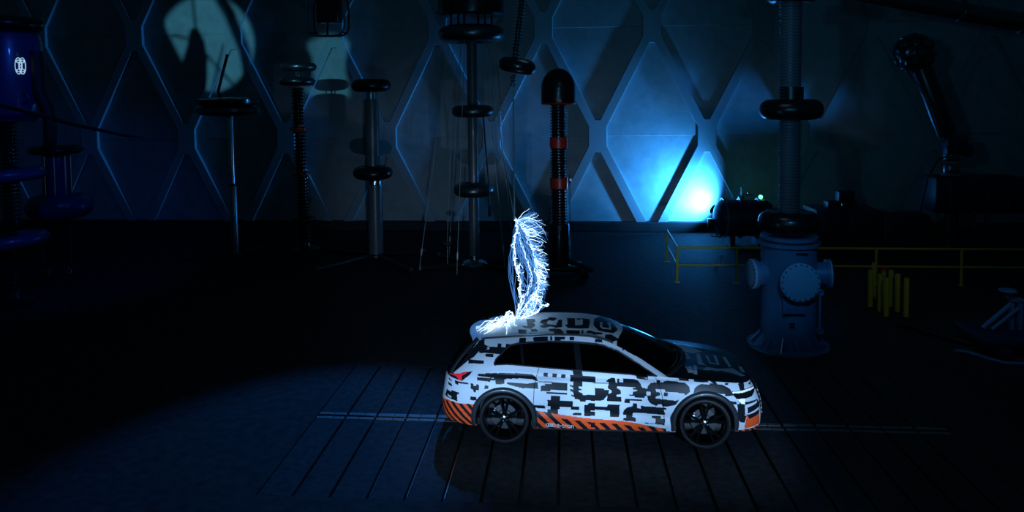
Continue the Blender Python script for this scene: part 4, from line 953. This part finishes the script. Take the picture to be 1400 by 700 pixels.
for x, y in ((-1.7, -.6), (1.4, -.6), (.2, 1.5)): m.tube([(0, 0, .08), (x, y, .05)], .05, 6)
m.lathe([(.28, 0), (.28, .05), (.16, .14), (0, .14)], 24); obj('tripod_foot', m, 'darksteel', mp)

# ------------------------------------------------------------------ capped black insulator with red bands
ci = thing('capped_insulator', 'black ribbed insulator column with a domed cap and red bands, right of the arc', 'insulator', (-.17, 21.5, 0))
m = MB(); m.lathe([(.47, 4.93), (.485, 4.97), (.485, 5.35)] + [(.485 * math.cos(a), 5.35 + .58 * math.sin(a)) for a in np.linspace(.1, PI / 2 - .03, 10)] + [(0, 5.93)], 40); obj('dome_cap', m, 'black', ci)
m = MB(); m.torus(.462, .03, .03, (0, 0, 4.93), None, 40, 8); m.lathe([(.0, 4.91), (.46, 4.91)], 40); obj('cap_rim', m, 'red', ci)
for z0, z1 in ((.9, 2.50), (2.82, 3.66), (3.98, 4.92)):
    m = MB(); m.lathe(ribbed(.19, .245, z0, z1, .085), 28); obj('insulator', m, 'silicone', ci)
for z in (2.66, 3.82):
    m = MB(); m.lathe([(.20, -.17), (.25, -.15), (.255, 0), (.25, .15), (.20, .17)], 32, o=(0, 0, z)); obj('red_band', m, 'red', ci)
m = MB(); m.lathe([(.29, .25), (.29, 1.45), (.27, 1.5), (0, 1.5)], 32); obj('lower_jacket', m, 'black', ci)
m = MB(); P = []
for k in range(120): P.append((.315 + .018 * math.cos(k * PI / 2), -.05 + .018 * math.sin(k * PI / 2), .45 + k * .0205))
m.tube(P, .010, 5); m.bbox((.32, -.05, 2.75), (.09, .08, .12), .02); obj('spiral_hose', m, 'steel', ci)
m = MB(); m.bbox((0, 0, .24), (1.3, .9, .12), .03)
for x, y in ((.62, -.45), (-.62, -.45), (.62, .45), (-.62, .45)):
    m.box((x * .85, y * .85, .2), (.12, .5, .08)); m.lathe([(.0, -.05), (.13, -.05), (.14, 0), (.13, .05), (0, .05)], 18, o=(x, y, .14), rot=Matrix.Rotation(PI / 2, 3, 'Y'))
obj('trolley', m, 'black', ci)
m = MB(); m.tube([(.3, -.2, .42), (.7, -.5, .35), (.95, -.6, .25)], .07, 8); m.lathe([(.0, -.06), (.17, -.06), (.19, 0), (.17, .06), (0, .06)], 20, o=(.75, -.55, .19), rot=Matrix.Rotation(PI / 2, 3, 'Y')); obj('caster', m, 'darksteel', ci)

# ------------------------------------------------------------------ big bushing on the blue tank, right
bu = thing('bushing_column', 'tall grey corrugated column with black ring rising from a blue flanged tank', 'bushing', (4.53, 15.6, 0))
m = MB(); prof = [(.80, 0), (.80, .05), (.55, .05)]; m.lathe(prof, 48, cap=True); obj('base_flange', m, 'bluegrey', bu)
for k in range(14):
    a = 2 * PI * (k + .5) / 14; g = MB(); c_, s_ = math.cos(a), math.sin(a)
    def q(rad, z, o): return (rad * c_ - o * s_, rad * s_ + o * c_, z)
    g.add([q(.52, .05, -.012), q(.76, .05, -.012), q(.52, .32, -.012), q(.52, .05, .012), q(.76, .05, .012), q(.52, .32, .012)], [(0, 1, 2), (5, 4, 3), (0, 3, 4, 1), (1, 4, 5, 2), (2, 5, 3, 0)])
    obj('gusset', g, 'bluegrey', bu, smooth=False)
m = MB(); m.lathe([(.54, .05), (.54, 2.10), (.0, 2.10)], 56); obj('tank_body', m, 'bluegrey', bu)
m = MB(); m.lathe([(.52, 2.10), (.60, 2.10), (.60, 2.17), (.45, 2.17), (.45, 2.22), (.56, 2.22), (.56, 2.28), (0, 2.28)], 56); obj('top_flange', m, 'bluegrey', bu)
for k in range(20):
    a = 2 * PI * k / 20; b = MB(); b.lathe([(.018, 0), (.018, .035), (0, .035)], 6, o=(.572 * math.cos(a), .572 * math.sin(a), 2.17)); obj('flange_bolt', b, 'steel', bu)
for ang, rad, zc, ln in ((-PI / 2 + .02, .38, 1.48, .70), (PI + .12, .30, 1.50, .74), (-.12, .30, 1.50, .76)):
    dd = Vector((math.cos(ang), math.sin(ang), 0)); Rm = rot_to(dd); o_ = (0, 0, zc)
    m = MB(); m.lathe([(rad - .06, .3), (rad - .06, ln - .06), (rad, ln - .06), (rad, ln)], 40, o=o_, rot=Rm, cap=False); port = obj('side_port', m, 'bluegrey', bu)
    m = MB(); m.lathe([(rad, ln + .002), (rad, ln + .035), (rad - .02, ln + .045), (0, ln + .045)], 40, o=o_, rot=Rm); obj('blank_flange', m, 'blueflange', port)
    b = MB()
    for k in range(20):
        a = 2 * PI * k / 20; v = Rm @ Vector(((rad - .03) * math.cos(a), (rad - .03) * math.sin(a), ln + .04)); b.lathe([(.014, 0), (.014, .022), (0, .022)], 6, o=(v.x, v.y, v.z + zc), rot=Rm)
    obj('bolt_circle', b, 'darksteel', port)
m = MB(); m.bbox((-.05, -.535, .98), (.42, .06, .34), .015); obj('inspection_panel', m, 'bluegrey', bu)
for z in (.80, 1.15):
    m = MB(); m.box((-.05, -.562, z), (.42, .03, .022)); obj('panel_joint', m, 'black', bu)
m = MB(); m.bbox((-.08, -.555, .62), (.10, .03, .05), .008); obj('tank_plate', m, 'alu', bu)
m = MB(); m.bbox((-.08, -.555, .55), (.09, .03, .035), .006); obj('tank_plate', m, 'black', bu)
m = MB(); m.box((.10, -.535, 2.0), (.22, .03, .04)); obj('slot_handle', m, 'black', bu)
m = MB(); m.tube([(.49, -.42, .42), (.49, -.42, 1.22)], .022, 8)
for z in (.45, 1.22): m.torus(.055, .014, .014, (.49, -.45, z), Matrix.Rotation(PI / 2, 3, 'X'), 20, 6); m.lathe([(.03, -.05), (.03, .05)], 10, o=(.49, -.42, z), rot=Matrix.Rotation(PI / 2, 3, 'X'))
obj('gauge_pipe', m, 'bluegrey', bu)
m = MB(); m.torus(.40, .20, .22, (0, 0, 2.55)); m.lathe([(0, 2.33), (.4, 2.36), (.4, 2.75), (0, 2.78)], 40); obj('lower_ring', m, 'black', bu)
m = MB(); m.lathe(ribbed(.195, .222, 2.72, 7.4, .062), 36); obj('corrugated_tube', m, 'ceramic', bu)
m = MB(); m.torus(.41, .205, .205, (.02, 0, 4.83), None, 48, 16); m.lathe([(.2, -.2), (.41, -.2), (.41, .2), (.2, .2)], 40, o=(.02, 0, 4.83), cap=False); m.lathe([(.235, 0), (.235, .3)], 28, o=(.02, 0, 4.98)); obj('middle_ring', m, 'black', bu)
m = MB(); m.torus(.34, .17, .16, (.02, 0, 7.12), None, 48, 14); m.lathe([(.0, 6.98), (.34, 6.96), (.36, 7.28), (0, 7.28)], 36, o=(.02, 0, 0)); obj('upper_ring', m, 'black', bu)

# ------------------------------------------------------------------ yellow railing
rail = thing('safety_railing', 'yellow pipe railing behind the blue tank', 'railing', (3.05, 20.7, 0))
posts = [(0, 0), (1.59, 0), (5.24, 0), (7.42, 0), (9.5, 0), (.07, 2.58)]
for x, y in posts:
    m = MB(); m.tube([(x, y, 0), (x, y, .97)], .035, 10); m.lathe([(.08, 0), (.08, .015), (0, .015)], 16, o=(x, y, 0)); obj('post', m, 'yellow', rail)
for z, rr, nm in ((.97, .034, 'top_rail'), (.49, .028, 'mid_rail')):
    m = MB(); m.tube([(.07, 2.58, z), (0, 0, z)], rr, 10); obj(nm, m, 'yellow', rail)
    m = MB(); m.tube([(0, 0, z), (9.5, 0, z)], rr, 10); obj(nm, m, 'yellow', rail)

lb = MB(); lb.bbox((0, 0, 0), (.09, .05, .52), .01, Matrix.Rotation(math.radians(20), 3, 'Y'))
piece('leaning_bar', lb, 'bluegrey', 'short pale blue bar leaning behind the left end of the yellow railing', 'bar', (4.42, 22.0, .26))
# ------------------------------------------------------------------ yellow bollards
spots = [(7.26, 18.43, 'leftmost yellow bollard of the cluster beside the railing'), (7.65, 19.21, 'yellow bollard at the very back of the bollard cluster'), (7.33, 18.05, 'yellow bollard second from the front in the left row'),
         (7.75, 18.88, 'yellow bollard with a red mark on top in the back of the cluster'), (7.31, 17.66, 'yellow bollard closest to the viewer in the left row'), (7.74, 18.45, 'yellow bollard in the middle of the right row'),
         (7.73, 18.07, 'yellow bollard second from the right end of the cluster'), (7.74, 17.64, 'rightmost yellow bollard of the cluster')]
first = None
for i, (x, y, lab) in enumerate(spots):
    if first is None:
        m = MB(); m.lathe([(.058, .03), (.058, .90), (.05, .92), (0, .92)], 18); o = obj('bollard', m, 'yellow')
        b = MB(); b.lathe([(.12, 0), (.12, .02), (.07, .035), (0, .035)], 20); bb = obj('bollard_foot', b, 'rubber', o); first = (o, bb)
    else:
        o = first[0].copy(); C.objects.link(o); bb = first[1].copy(); C.objects.link(bb); bb.parent = o
    o.location = (x, y, 0); tag(o, lab, 'bollard', 'yellow bollards beside the railing')
    if i == 3:
        b = MB(); b.lathe([(.060, .80), (.060, .90)], 18, cap=False); obj('red_band', b, 'red', o)

# ------------------------------------------------------------------ machinery behind the railing
tk = thing('pressure_tank', 'horizontal dark tank with domed end in front of the bright blue panel', 'tank', (5.9, 26.0, 0))
RY = Matrix.Rotation(PI / 2, 3, 'Y')
m = MB(); m.lathe([(0, -.86)] + [(.62 * math.sin(a), -.55 - .31 * math.cos(a)) for a in np.linspace(.2, PI / 2, 8)] + [(.62, .9), (.5, 1.05), (0, 1.1)], 40, o=(0, 0, .92), rot=RY); obj('shell', m, 'machine', tk)
for x in (-.50, .02, .62):
    m = MB(); m.lathe([(.62, -.03), (.68, -.03), (.68, .03), (.62, .03)], 40, o=(x, 0, .92), rot=RY, cap=False); obj('flange', m, 'bluegrey' if x < -.4 else 'machine', tk)
for k in range(10):
    a = PI * (.1 + .08 * k) + PI * .0; m = MB(); m.lathe([(.03, -.07), (.03, .07)], 6, o=(-.5, -.66 * math.cos(a), .92 + .66 * math.sin(a)), rot=RY); obj('flange_bolt', m, 'steel', tk)
for x in (-.3, .6):
    m = MB(); m.box((x, 0, .2), (.15, .9, .4)); obj('saddle', m, 'machine', tk)
m = MB(); m.lathe([(.06, 0), (.06, .12), (.11, .12), (.11, .17), (.02, .2), (.02, .48), (0, .48)], 16, o=(.05, -.1, 1.5)); m.tube([(.05, -.1, 1.75), (.42, -.1, 1.72)], .02, 6); m.lathe([(.04, 0), (.05, .04), (0, .1)], 10, o=(.30, -.1, 1.76)); obj('valve', m, 'steel', tk)
m = MB(); m.lathe([(0, -.1), (.26, -.09), (.28, 0), (.26, .08), (.1, .12), (0, .12)], 28, o=(.95, -.62, .72), rot=Matrix.Rotation(PI / 2, 3, 'X')); obj('end_cover', m, 'machine', tk)
m = MB(); m.bbox((-.95, 0, .75), (.2, .22, .3), .03); obj('drain_box', m, 'black', tk)
pilot = thing('pilot_lamp', 'small green pilot lamp glowing above the dark tank', 'lamp', (6.85, 26.95, 1.31))
m = MB(); m.bbox((0, 0, .06), (.46, .3, .06), .02); m.tube([(0, 0, .08), (0, 0, .13)], .03, 8); m.tube([(0, .1, -1.31), (0, .1, .06)], .05, 8); obj('bracket', m, 'bluegrey', pilot)
m = MB(); m.lathe([(0, .12)] + [(.075 * math.sin(a), .20 - .075 * math.cos(a)) for a in np.linspace(.3, PI - .05, 9)] + [(0, .275)], 18); obj('bulb', m, 'green', pilot)
g = lamp('pilot_light', 'POINT', (0, 0, 0), None, 2.0, (.2, 1, .5), .05); g.parent = pilot; g.location = (0, -.15, .34)

def cabinet(name, label, cat, loc, d, extra, mname='machine'):
    t = thing(name, label, cat, loc)
    m = MB(); m.bbox((0, 0, d[2] / 2), d, .04); obj('housing', m, mname, t)
    for k, (c, dd, nm, mm) in enumerate(extra):
        e = MB(); e.bbox(c, dd, .02); obj(nm, e, mm, t)
    return t
cabinet('transformer', 'big dark blue transformer box behind the corrugated column', 'transformer', (8.9, 25, 0), (2.0, 1.4, 1.45), [((-.05, 0, 1.55), (.9, .5, .2), 'cover', 'machine'), ((.1, 0, 1.8), (.5, .4, .35), 'relay_box', 'machine'), ((-.2, -.72, 1.62), (.10, .05, .10), 'terminal', 'steel'),
        ((-.7, -.71, .7), (.08, .04, 1.2), 'cooling_rib', 'machine'), ((-.3, -.71, .7), (.08, .04, 1.2), 'cooling_rib', 'machine'), ((.1, -.71, .7), (.08, .04, 1.2), 'cooling_rib', 'machine'), ((.5, -.71, .7), (.08, .04, 1.2), 'cooling_rib', 'machine')])
cabinet('switch_cabinet', 'low dark cabinet right of the big transformer box', 'cabinet', (10.65, 24.8, 0), (1.4, 1.0, 1.3), [((0, -.51, .7), (1.2, .03, 1.0), 'door', 'machine'), ((.45, -.54, .75), (.04, .04, .2), 'handle', 'darksteel'), ((-.35, -.2, 1.36), (.16, .1, .08), 'terminal', 'steel')])
t = thing('boom_base', 'dark blue turntable base under the leaning tube at the right', 'machine', (11.75, 24, 0))
m = MB(); m.lathe([(.5, 0), (.5, .3), (.28, .35), (.24, 1.6), (.34, 1.65), (.34, 2.5), (.3, 2.55)], 28); obj('pedestal', m, 'machine', t)
m = MB(); m.bbox((.75, .2, 2.0), (2.6, 1.0, 1.1), .06); m.bbox((1.9, .2, .5), (1.6, .9, .9), .05); obj('housing', m, 'machine', t)
for z in (2.62, 3.02):
    m = MB(); m.lathe([(.21, 0), (.23, .03), (.23, .26), (.21, .30)], 24, o=(0, 0, z)); obj('collar', m, 'darkalu', t)
m = MB(); m.torus(.22, .04, .04, (0, 0, 2.60), None, 28, 8); obj('polished_ring', m, 'steel', t)
m = MB(); m.bbox((.08, 0, 3.5), (.62, .5, .55), .05); m.lathe([(.2, -.1), (.2, .1)], 20, o=(.45, 0, 3.35), rot=RY); obj('joint', m, 'machine', t)
for x, z in ((.9, 1.95), (1.5, 1.7)):
    m = MB(); m.lathe([(.05, 0), (.05, .05), (0, .05)], 12, o=(x, -.32, z), rot=Matrix.Rotation(PI / 2, 3, 'X')); obj('knob', m, 'steel', t)
for x in (.25, .55, .95):
    m = MB(); m.lathe([(.07, 1.0), (.07, 1.5)], 14, o=(x, -.3, 0)); obj('pipe', m, 'darkalu', t)
m = MB(); m.tube([(-.15, -.25, 3.2), (-.5, -.3, 3.1), (-.8, -.3, 2.5), (-.98, -.3, 1.6), (-1.0, -.3, .05)], .025, 8); obj('hose', m, 'cable', t)
bm_ = thing('leaning_boom', 'black tube leaning left with a studded ball electrode at its tip', 'electrode', (11.62, 24, 3.80))
d = Vector((-.82, 0, 2.15)); R = rot_to(d); L = d.length
m = MB(); m.lathe([(.30, 0), (.30, L - .1), (.26, L)], 28, rot=R); obj('tube', m, 'black', bm_)
ball = Vector((-1.0, 0, 2.52))
m = MB(); m.lathe([(0, -.56)] + [(.56 * math.sin(a), -.56 * math.cos(a)) for a in np.linspace(.15, PI - .15, 16)] + [(0, .56)], 32, o=ball); obj('ball', m, 'black', bm_)
ico = bmesh.new(); bmesh.ops.create_icosphere(ico, subdivisions=2, radius=.57); st = MB()
for v in ico.verts:
    n = v.co.normalized(); st.lathe([(.10, -.02), (.11, .02), (.09, .035), (0, .02)], 10, o=ball + v.co, rot=rot_to(n))
ico.free()
tag(obj('stud', st, 'darkalu', bm_), kind='stuff')
m = MB(); m.tube([tuple(ball + Vector((-.45, -.3, -.4))), (-.55, -.3, 1.0), (-.12, -.3, -.4)], .018, 6); m.tube([tuple(ball + Vector((-.50, -.2, -.3))), (-.62, -.25, 1.0), (-.25, -.3, -.2)], .015, 6); obj('stay_wire', m, 'cable', bm_)

pp = thing('overhead_pipe', 'thick dark pipe slanting down across the upper right corner', 'pipe', (8.8, 18, 7.0))
dd = Vector((3.4, 0, -.72)); a = -dd * .6; b = dd * .62
m = MB(); m.tube([a, b], .21, 20); obj('tube', m, 'darkalu', pp)
for k in (.05, .44):
    m = MB(); m.torus(.21, .055, .055, tuple(dd * k), rot_to(dd), 28, 8); obj('coupling', m, 'darksteel', pp)

# ------------------------------------------------------------------ low rig at the right edge
rg = thing('steel_rig', 'low dark steel rig with blue grey struts at the right edge', 'test rig', (8.9, 15.6, 0))
m = MB(); m.bbox((.3, 0, .30), (2.3, 1.3, .16), .03); m.bbox((-.5, -.3, .12), (.25, .9, .2), .03); m.bbox((.5, -.3, .12), (.25, .9, .2), .03); obj('bed', m, 'machine', rg)
m = MB(); m.tube([(-.58, 0, .42), (-.02, 0, .94)], .045, 8); obj('strut', m, 'bluegrey', rg)
m = MB(); m.tube([(-.46, -.1, .42), (.04, -.1, .86)], .035, 8); obj('strut', m, 'bluegrey', rg)
m = MB(); m.bbox((-.04, 0, .70), (.08, .10, .62), .015); m.bbox((.12, 0, .70), (.08, .10, .62), .015); m.box((.04, 0, 1.0), (.26, .14, .06)); obj('mast', m, 'bluegrey', rg)
m = MB(); m.lathe([(.03, 1.02), (.03, 1.1), (.12, 1.14), (.17, 1.18), (.14, 1.21), (0, 1.22)], 24, o=(-.12, 0, 0)); obj('cap', m, 'bluegrey', rg)
m = MB(); m.tube([(-1.6, 1.4, .06), (-.9, .2, .08), (-.35, -.55, .07)], .06, 6); m.tube([(-1.2, 1.3, .06), (-.5, .1, .08), (.1, -.6, .07)], .05, 6); obj('rail_beam', m, 'darksteel', rg)
cb = MB(); cb.tube([(7.68, 15.35, .03), (7.85, 15.22, .05), (8.05, 14.9, .04), (8.25, 14.7, .03), (8.6, 14.65, .03), (8.95, 14.62, .03)], .035, 8)
piece('floor_cable', cb, 'bluegrey', 'pale cable snaking over the floor in front of the low rig', 'cable')

# ------------------------------------------------------------------ hanging square lantern
ln = thing('hanging_lamp_frame', 'rounded square lamp frame hanging from above near the top edge', 'lamp', (-6.41, 20, 7.4))
sq = []
for k in range(41):
    a = 2 * PI * k / 40; c_, s_ = math.cos(a), math.sin(a); e = .45
    sq.append((.52 * math.copysign(abs(c_) ** e, c_), 0, .56 * math.copysign(abs(s_) ** e, s_)))
m = MB(); m.tube(sq, .030, 8); obj('frame', m, 'steel', ln)
m = MB(); m.tube([(p[0] * .95, .5, p[2] * .95) for p in sq], .025, 8)
for k in (5, 15, 25, 35): m.tube([sq[k], (sq[k][0] * .95, .5, sq[k][2] * .95)], .022, 6)
obj('rear_frame', m, 'darksteel', ln)
m = MB(); m.bbox((.03, .25, .12), (.62, .4, .62), .04); obj('lamp_box', m, 'black', ln)
m = MB(); m.tube([(.02, .1, -.18), (.02, .05, -.54)], .03, 8); m.tube([(0, .25, .4), (0, .25, 2.2)], .05, 8); obj('stem', m, 'black', ln)

# ------------------------------------------------------------------ left bank: blue head tank on ribbed legs with ring shields
ht = thing('head_tank', 'deep blue drum with a glowing white emblem on a ribbed column, left edge', 'transformer', (-14.05, 18, 0))
m = MB(); m.lathe([(.0, 4.62), (.55, 4.66), (.75, 4.85), (.80, 5.1), (.80, 6.6), (.74, 6.85), (.5, 6.98), (0, 7.0)], 48); obj('drum', m, 'tankblue', ht)
m = MB(); m.torus(.6, .25, .2, (0, 0, 7.1)); m.lathe([(0, 7.0), (.6, 7.0), (.6, 7.25), (0, 7.28)], 40); obj('drum_lid', m, 'black', ht)
for x, y in ((.1, -.25),):
    m = MB(); m.lathe(ribbed(.17, .235, 2.05, 4.64, .10), 24, o=(x, y, 0)); obj('ribbed_leg', m, 'silicone', ht)
    m = MB(); m.lathe(ribbed(.17, .235, .35, 1.6, .10), 24, o=(x - .05, y - .2, 0)); obj('ribbed_leg', m, 'silicone', ht)
m = MB(); m.lathe([(.55, 0), (.55, .1), (.3, .2), (.28, .4), (0, .4)], 28, o=(.05, -.4, 0)); obj('base', m, 'black', ht)
def sign(m, cx_, z_, rx, rz, R_):
    P = []
    for k in range(33):
        a = 2 * PI * k / 32; u = cx_ + rx * math.cos(a); P.append((R_ * math.sin(u / R_ + EM), -R_ * math.cos(u / R_ + EM), z_ + rz * math.sin(a)))
    m.tube(P, .010, 6)
EM = 1.0; m = MB()
sign(m, -.045, 6.04, .072, .20, .815); sign(m, .045, 6.04, .072, .20, .815)
for z_ in (6.15, 5.93): sign(m, 0, z_, .09, .035, .815)
for u in (-.035, .035): m.tube([(.815 * math.sin(u / .815 + EM), -.815 * math.cos(u / .815 + EM), 5.96), (.815 * math.sin(u / .815 + EM), -.815 * math.cos(u / .815 + EM), 6.12)], .009, 6)
m.tube([(.815 * math.sin(u / .815 + EM), -.815 * math.cos(u / .815 + EM), 6.04) for u in (-.035, .035)], .009, 6)
obj('emblem', m, 'emblem', ht)
m = MB(); m.tube([(.86, -.1, 6.42), (.88, -.1, 5.5), (.95, -.12, 5.28), (1.12, -.15, 5.0), (1.18, -.15, 4.6), (1.12, -.1, 4.1), (1.0, 0, 3.9)], .15, 14); obj('elbow_duct', m, 'rubber', ht)
m = MB(); m.torus(.13, .02, .02, (.70, -.42, 5.25), Matrix.Rotation(PI / 2, 3, 'X'), 24, 6); obj('port_ring', m, 'steel', ht)
for z, yaw in ((3.28, .06), (1.62, .10)):
    sh = MB(); sh.torus(.75, .17, .17, (0, 0, 0), Matrix.Rotation(math.radians(-6), 3, 'Y'), 48, 14)
    sh.box((0, 0, 0), (1.5, .12, .10)); sh.box((0, 0, 0), (.12, 1.5, .10))
    o = obj('ring_shield', sh, 'tankblue', ht); o.location = (-.05, -.2, z)
s2 = thing('coupling_stack', 'blue capacitor stack with a thick ring shield, right of the emblem drum', 'capacitor', (-15.0, 21, 0))
m = MB(); m.lathe([(.34, 2.35), (.36, 2.4), (.36, 3.55), (.30, 3.62)], 36); obj('capacitor_can', m, 'tankblue', s2)
for a in range(8):
    m = MB(); m.tube([(.37 * math.cos(a * PI / 4 - 1.9), .37 * math.sin(a * PI / 4 - 1.9), 2.4), (.37 * math.cos(a * PI / 4 - 1.9), .37 * math.sin(a * PI / 4 - 1.9), 3.55)], .02, 6); obj('tie_rod', m, 'steel', s2)
m = MB(); m.torus(.55, .18, .12, (0, 0, 3.72)); m.lathe([(0, 3.62), (.55, 3.62), (.55, 3.82), (0, 3.82)], 36); obj('top_ring', m, 'black', s2)
m = MB(); m.torus(.62, .28, .33, (.05, 0, 2.05), None, 48, 16); m.lathe([(0, 1.85), (.62, 1.8), (.62, 2.3), (0, 2.3)], 36, o=(.05, 0, 0)); obj('ring_shield', m, 'tankblue', s2)
for x, y in ((-.25, -.2), (.3, -.1), (0, .3)):
    m = MB(); m.lathe(ribbed(.08, .13, .25, 1.75, .09), 18, o=(x, y, 0)); m.lathe([(.14, 0), (.14, .1), (.09, .25)], 14, o=(x, y, 0)); obj('ribbed_leg', m, 'silicone', s2)
cb = MB(); cb.tube([(-14.2, 16.6, 5.30), (-12.7, 16.6, 4.97), (-11.4, 16.6, 4.62), (-10.2, 16.6, 4.36), (-9.7, 16.6, 4.30)], [.05, .05, .045, .035, .01], 8)
piece('hanging_cable', cb, 'cable', 'dark cable sagging out from the left edge and ending in mid air', 'cable')
# ------------------------------------------------------------------ the floodlight that lights the panels
fl_ = thing('floodlight', 'blue floodlight on the floor behind the dark tank, aimed at the wall', 'floodlight', (5.6, 27.4, 0))
tgt = Vector((4.55, 28.5, 1.45)); src = Vector((5.35, 27.62, .98)); dr = (tgt - src).normalized(); R = rot_to(dr)
m = MB(); m.lathe([(0, -.25), (.12, -.22), (.16, -.05), (.18, 0)], 24, o=src - fl_.location, rot=R); obj('lamp_head', m, 'black', fl_)
m = MB(); m.tube([(-.13, .15, 0), (-.13, .15, .78)], .03, 8); m.lathe([(.22, 0), (.22, .03), (0, .03)], 20, o=(-.13, .15, 0)); obj('stand', m, 'black', fl_)
fo = lamp('floodlight_beam', 'SPOT', (0, 0, 0), None, 3900, (.034, .34, 1.0), .08, math.radians(140), 1)
fo.parent = fl_; fo.location = src - fl_.location + dr * .03; fo.rotation_euler = dr.to_track_quat('-Z', 'Y').to_euler()

# ------------------------------------------------------------------ two low stage lamps with added barn doors that light the flank of the car
for sx0, where in ((-1.5, 'rear'), (3.2, 'front')):
    sl = thing('stage_lamp', 'black stage lamp on a low stand facing the %s of the car' % where, 'stage lamp', (sx0, 6.7, 0), 0, 'low stage lamps in front of the car')
    sz = .85; flat = Vector((.10 if sx0 < 0 else -.30, 1, 0)).normalized(); R = rot_to(flat)
    m = MB(); m.lathe([(0, -.34), (.13, -.30), (.16, -.10), (.16, .02)], 24, o=(0, 0, sz), rot=R); obj('lamp_head', m, 'black', sl)
    m = MB(); m.tube([(0, 0, 0), (0, 0, sz - .14)], .03, 8)
    for k in range(3): m.tube([(0, 0, .25), (.35 * math.cos(k * 2.1), .35 * math.sin(k * 2.1), 0)], .018, 6)
    obj('stand', m, 'black', sl)
    for top, slope in ((True, .165), (False, -.185)):  # unseen flaps added to keep the beam off near floor and upper wall
        m = MB(); c0, c1 = flat * .10, flat * .55; side = Vector((-flat.y, flat.x, 0)); sg = 1 if top else -1
        V = [c0 + side * .2, c0 - side * .2, c1 - side * .45, c1 + side * .45]
        V = [Vector((p.x, p.y, z)) for p, z in zip(V, (sz + sg * .13, sz + sg * .13, sz + slope * .5, sz + slope * .5))]
        up = Vector((0, 0, .012 * sg))
        m.add(V + [p + up for p in V], [(0, 1, 2, 3), (7, 6, 5, 4), (0, 4, 5, 1), (1, 5, 6, 2), (2, 6, 7, 3), (3, 7, 4, 0)]); obj('added_barn_door', m, 'black', sl, smooth=False)
    so = lamp('stage_beam', 'SPOT', (0, 0, 0), None, 1000, (.34, .60, 1.0), .08, math.radians(58 if sx0 < 0 else 48), .45)
    so.parent = sl; so.location = Vector((0, 0, sz)) + flat * .05; so.rotation_euler = flat.to_track_quat('-Z', 'Y').to_euler()

# ------------------------------------------------------------------ rings and a bushing hung above the view; their shadows fall on the left panels
PL = Vector((-8, 4, 9)); PT = .204
def hung(u, v, d=0.):
    """point of a hung object whose shadow falls on the wall at u metres from the left field's edge, height v"""
    wv = Vector((u, 28.5, v)); p = PL + (wv - PL) * (PT + d); return p
def wp(px, py): return (-13.16 + (px - 310) * .0293, 7.31 - (py - 60) * .0286)
hr = thing('hanging_ring', 'large corona ring hung above the left posts, seen by its shadow on the panels', 'ring', hung(*wp(275, 60)))
o_ = Vector(hr.location)
P = [hung(*wp(x, y)) - o_ for x, y in ((262, -80), (290, -30), (318, 20), (337, 70), (341, 105), (328, 130), (300, 139), (270, 134), (240, 105), (208, 55), (186, 0), (176, -40), (200, -80), (230, -95), (262, -80))]
m = MB(); m.tube(P, [.045, .045, .045, .045, .045, .045, .045, .07, .11, .15, .16, .15, .10, .07, .045], 12); obj('ring', m, 'darkalu', hr)
hb_ = thing('hanging_bushing', 'horn shaped bushing with rods hung above the left posts, seen by its shadow', 'bushing', hung(*wp(266, 90)))
o_ = Vector(hb_.location)
P = [hung(*wp(x, y), .03) - o_ for x, y in ((268, 38), (268, 44), (270, 58), (268, 80), (264, 110), (262, 140))]
m = MB(); m.tube(P, [.03, .05, .08, .115, .13, .14], 14); obj('horn', m, 'black', hb_)
for a, b in (((263, -60), (270, 42)), ((236, 47), (268, 55)), ((283, 74), (328, 126)), ((308, 60), (291, 128))):
    m = MB(); m.tube([hung(*wp(*a), .03) - o_, hung(*wp(*b), .03) - o_], .012, 8); obj('rod', m, 'black', hb_)
hc_ = thing('hanging_bell', 'bell shaped shield hung above the red ringed post, seen by its shadow', 'shield', hung(*wp(450, 40)))
o_ = Vector(hc_.location)
P = [hung(*wp(x, y)) - o_ for x, y in ((385, -60), (388, 0), (398, 45), (415, 85), (424, 120))]
m = MB(); m.tube(P, [.07, .07, .075, .085, .05], 14); obj('bracket', m, 'black', hc_)
P = [hung(*wp(x, y)) - o_ for x, y in ((508, -60), (508, -20), (508, 20), (508, 52), (515, 62), (518, 95), (518, 130))]
m = MB(); m.tube(P, [.18, .21, .21, .17, .23, .28, .24], 20); obj('shield', m, 'black', hc_)
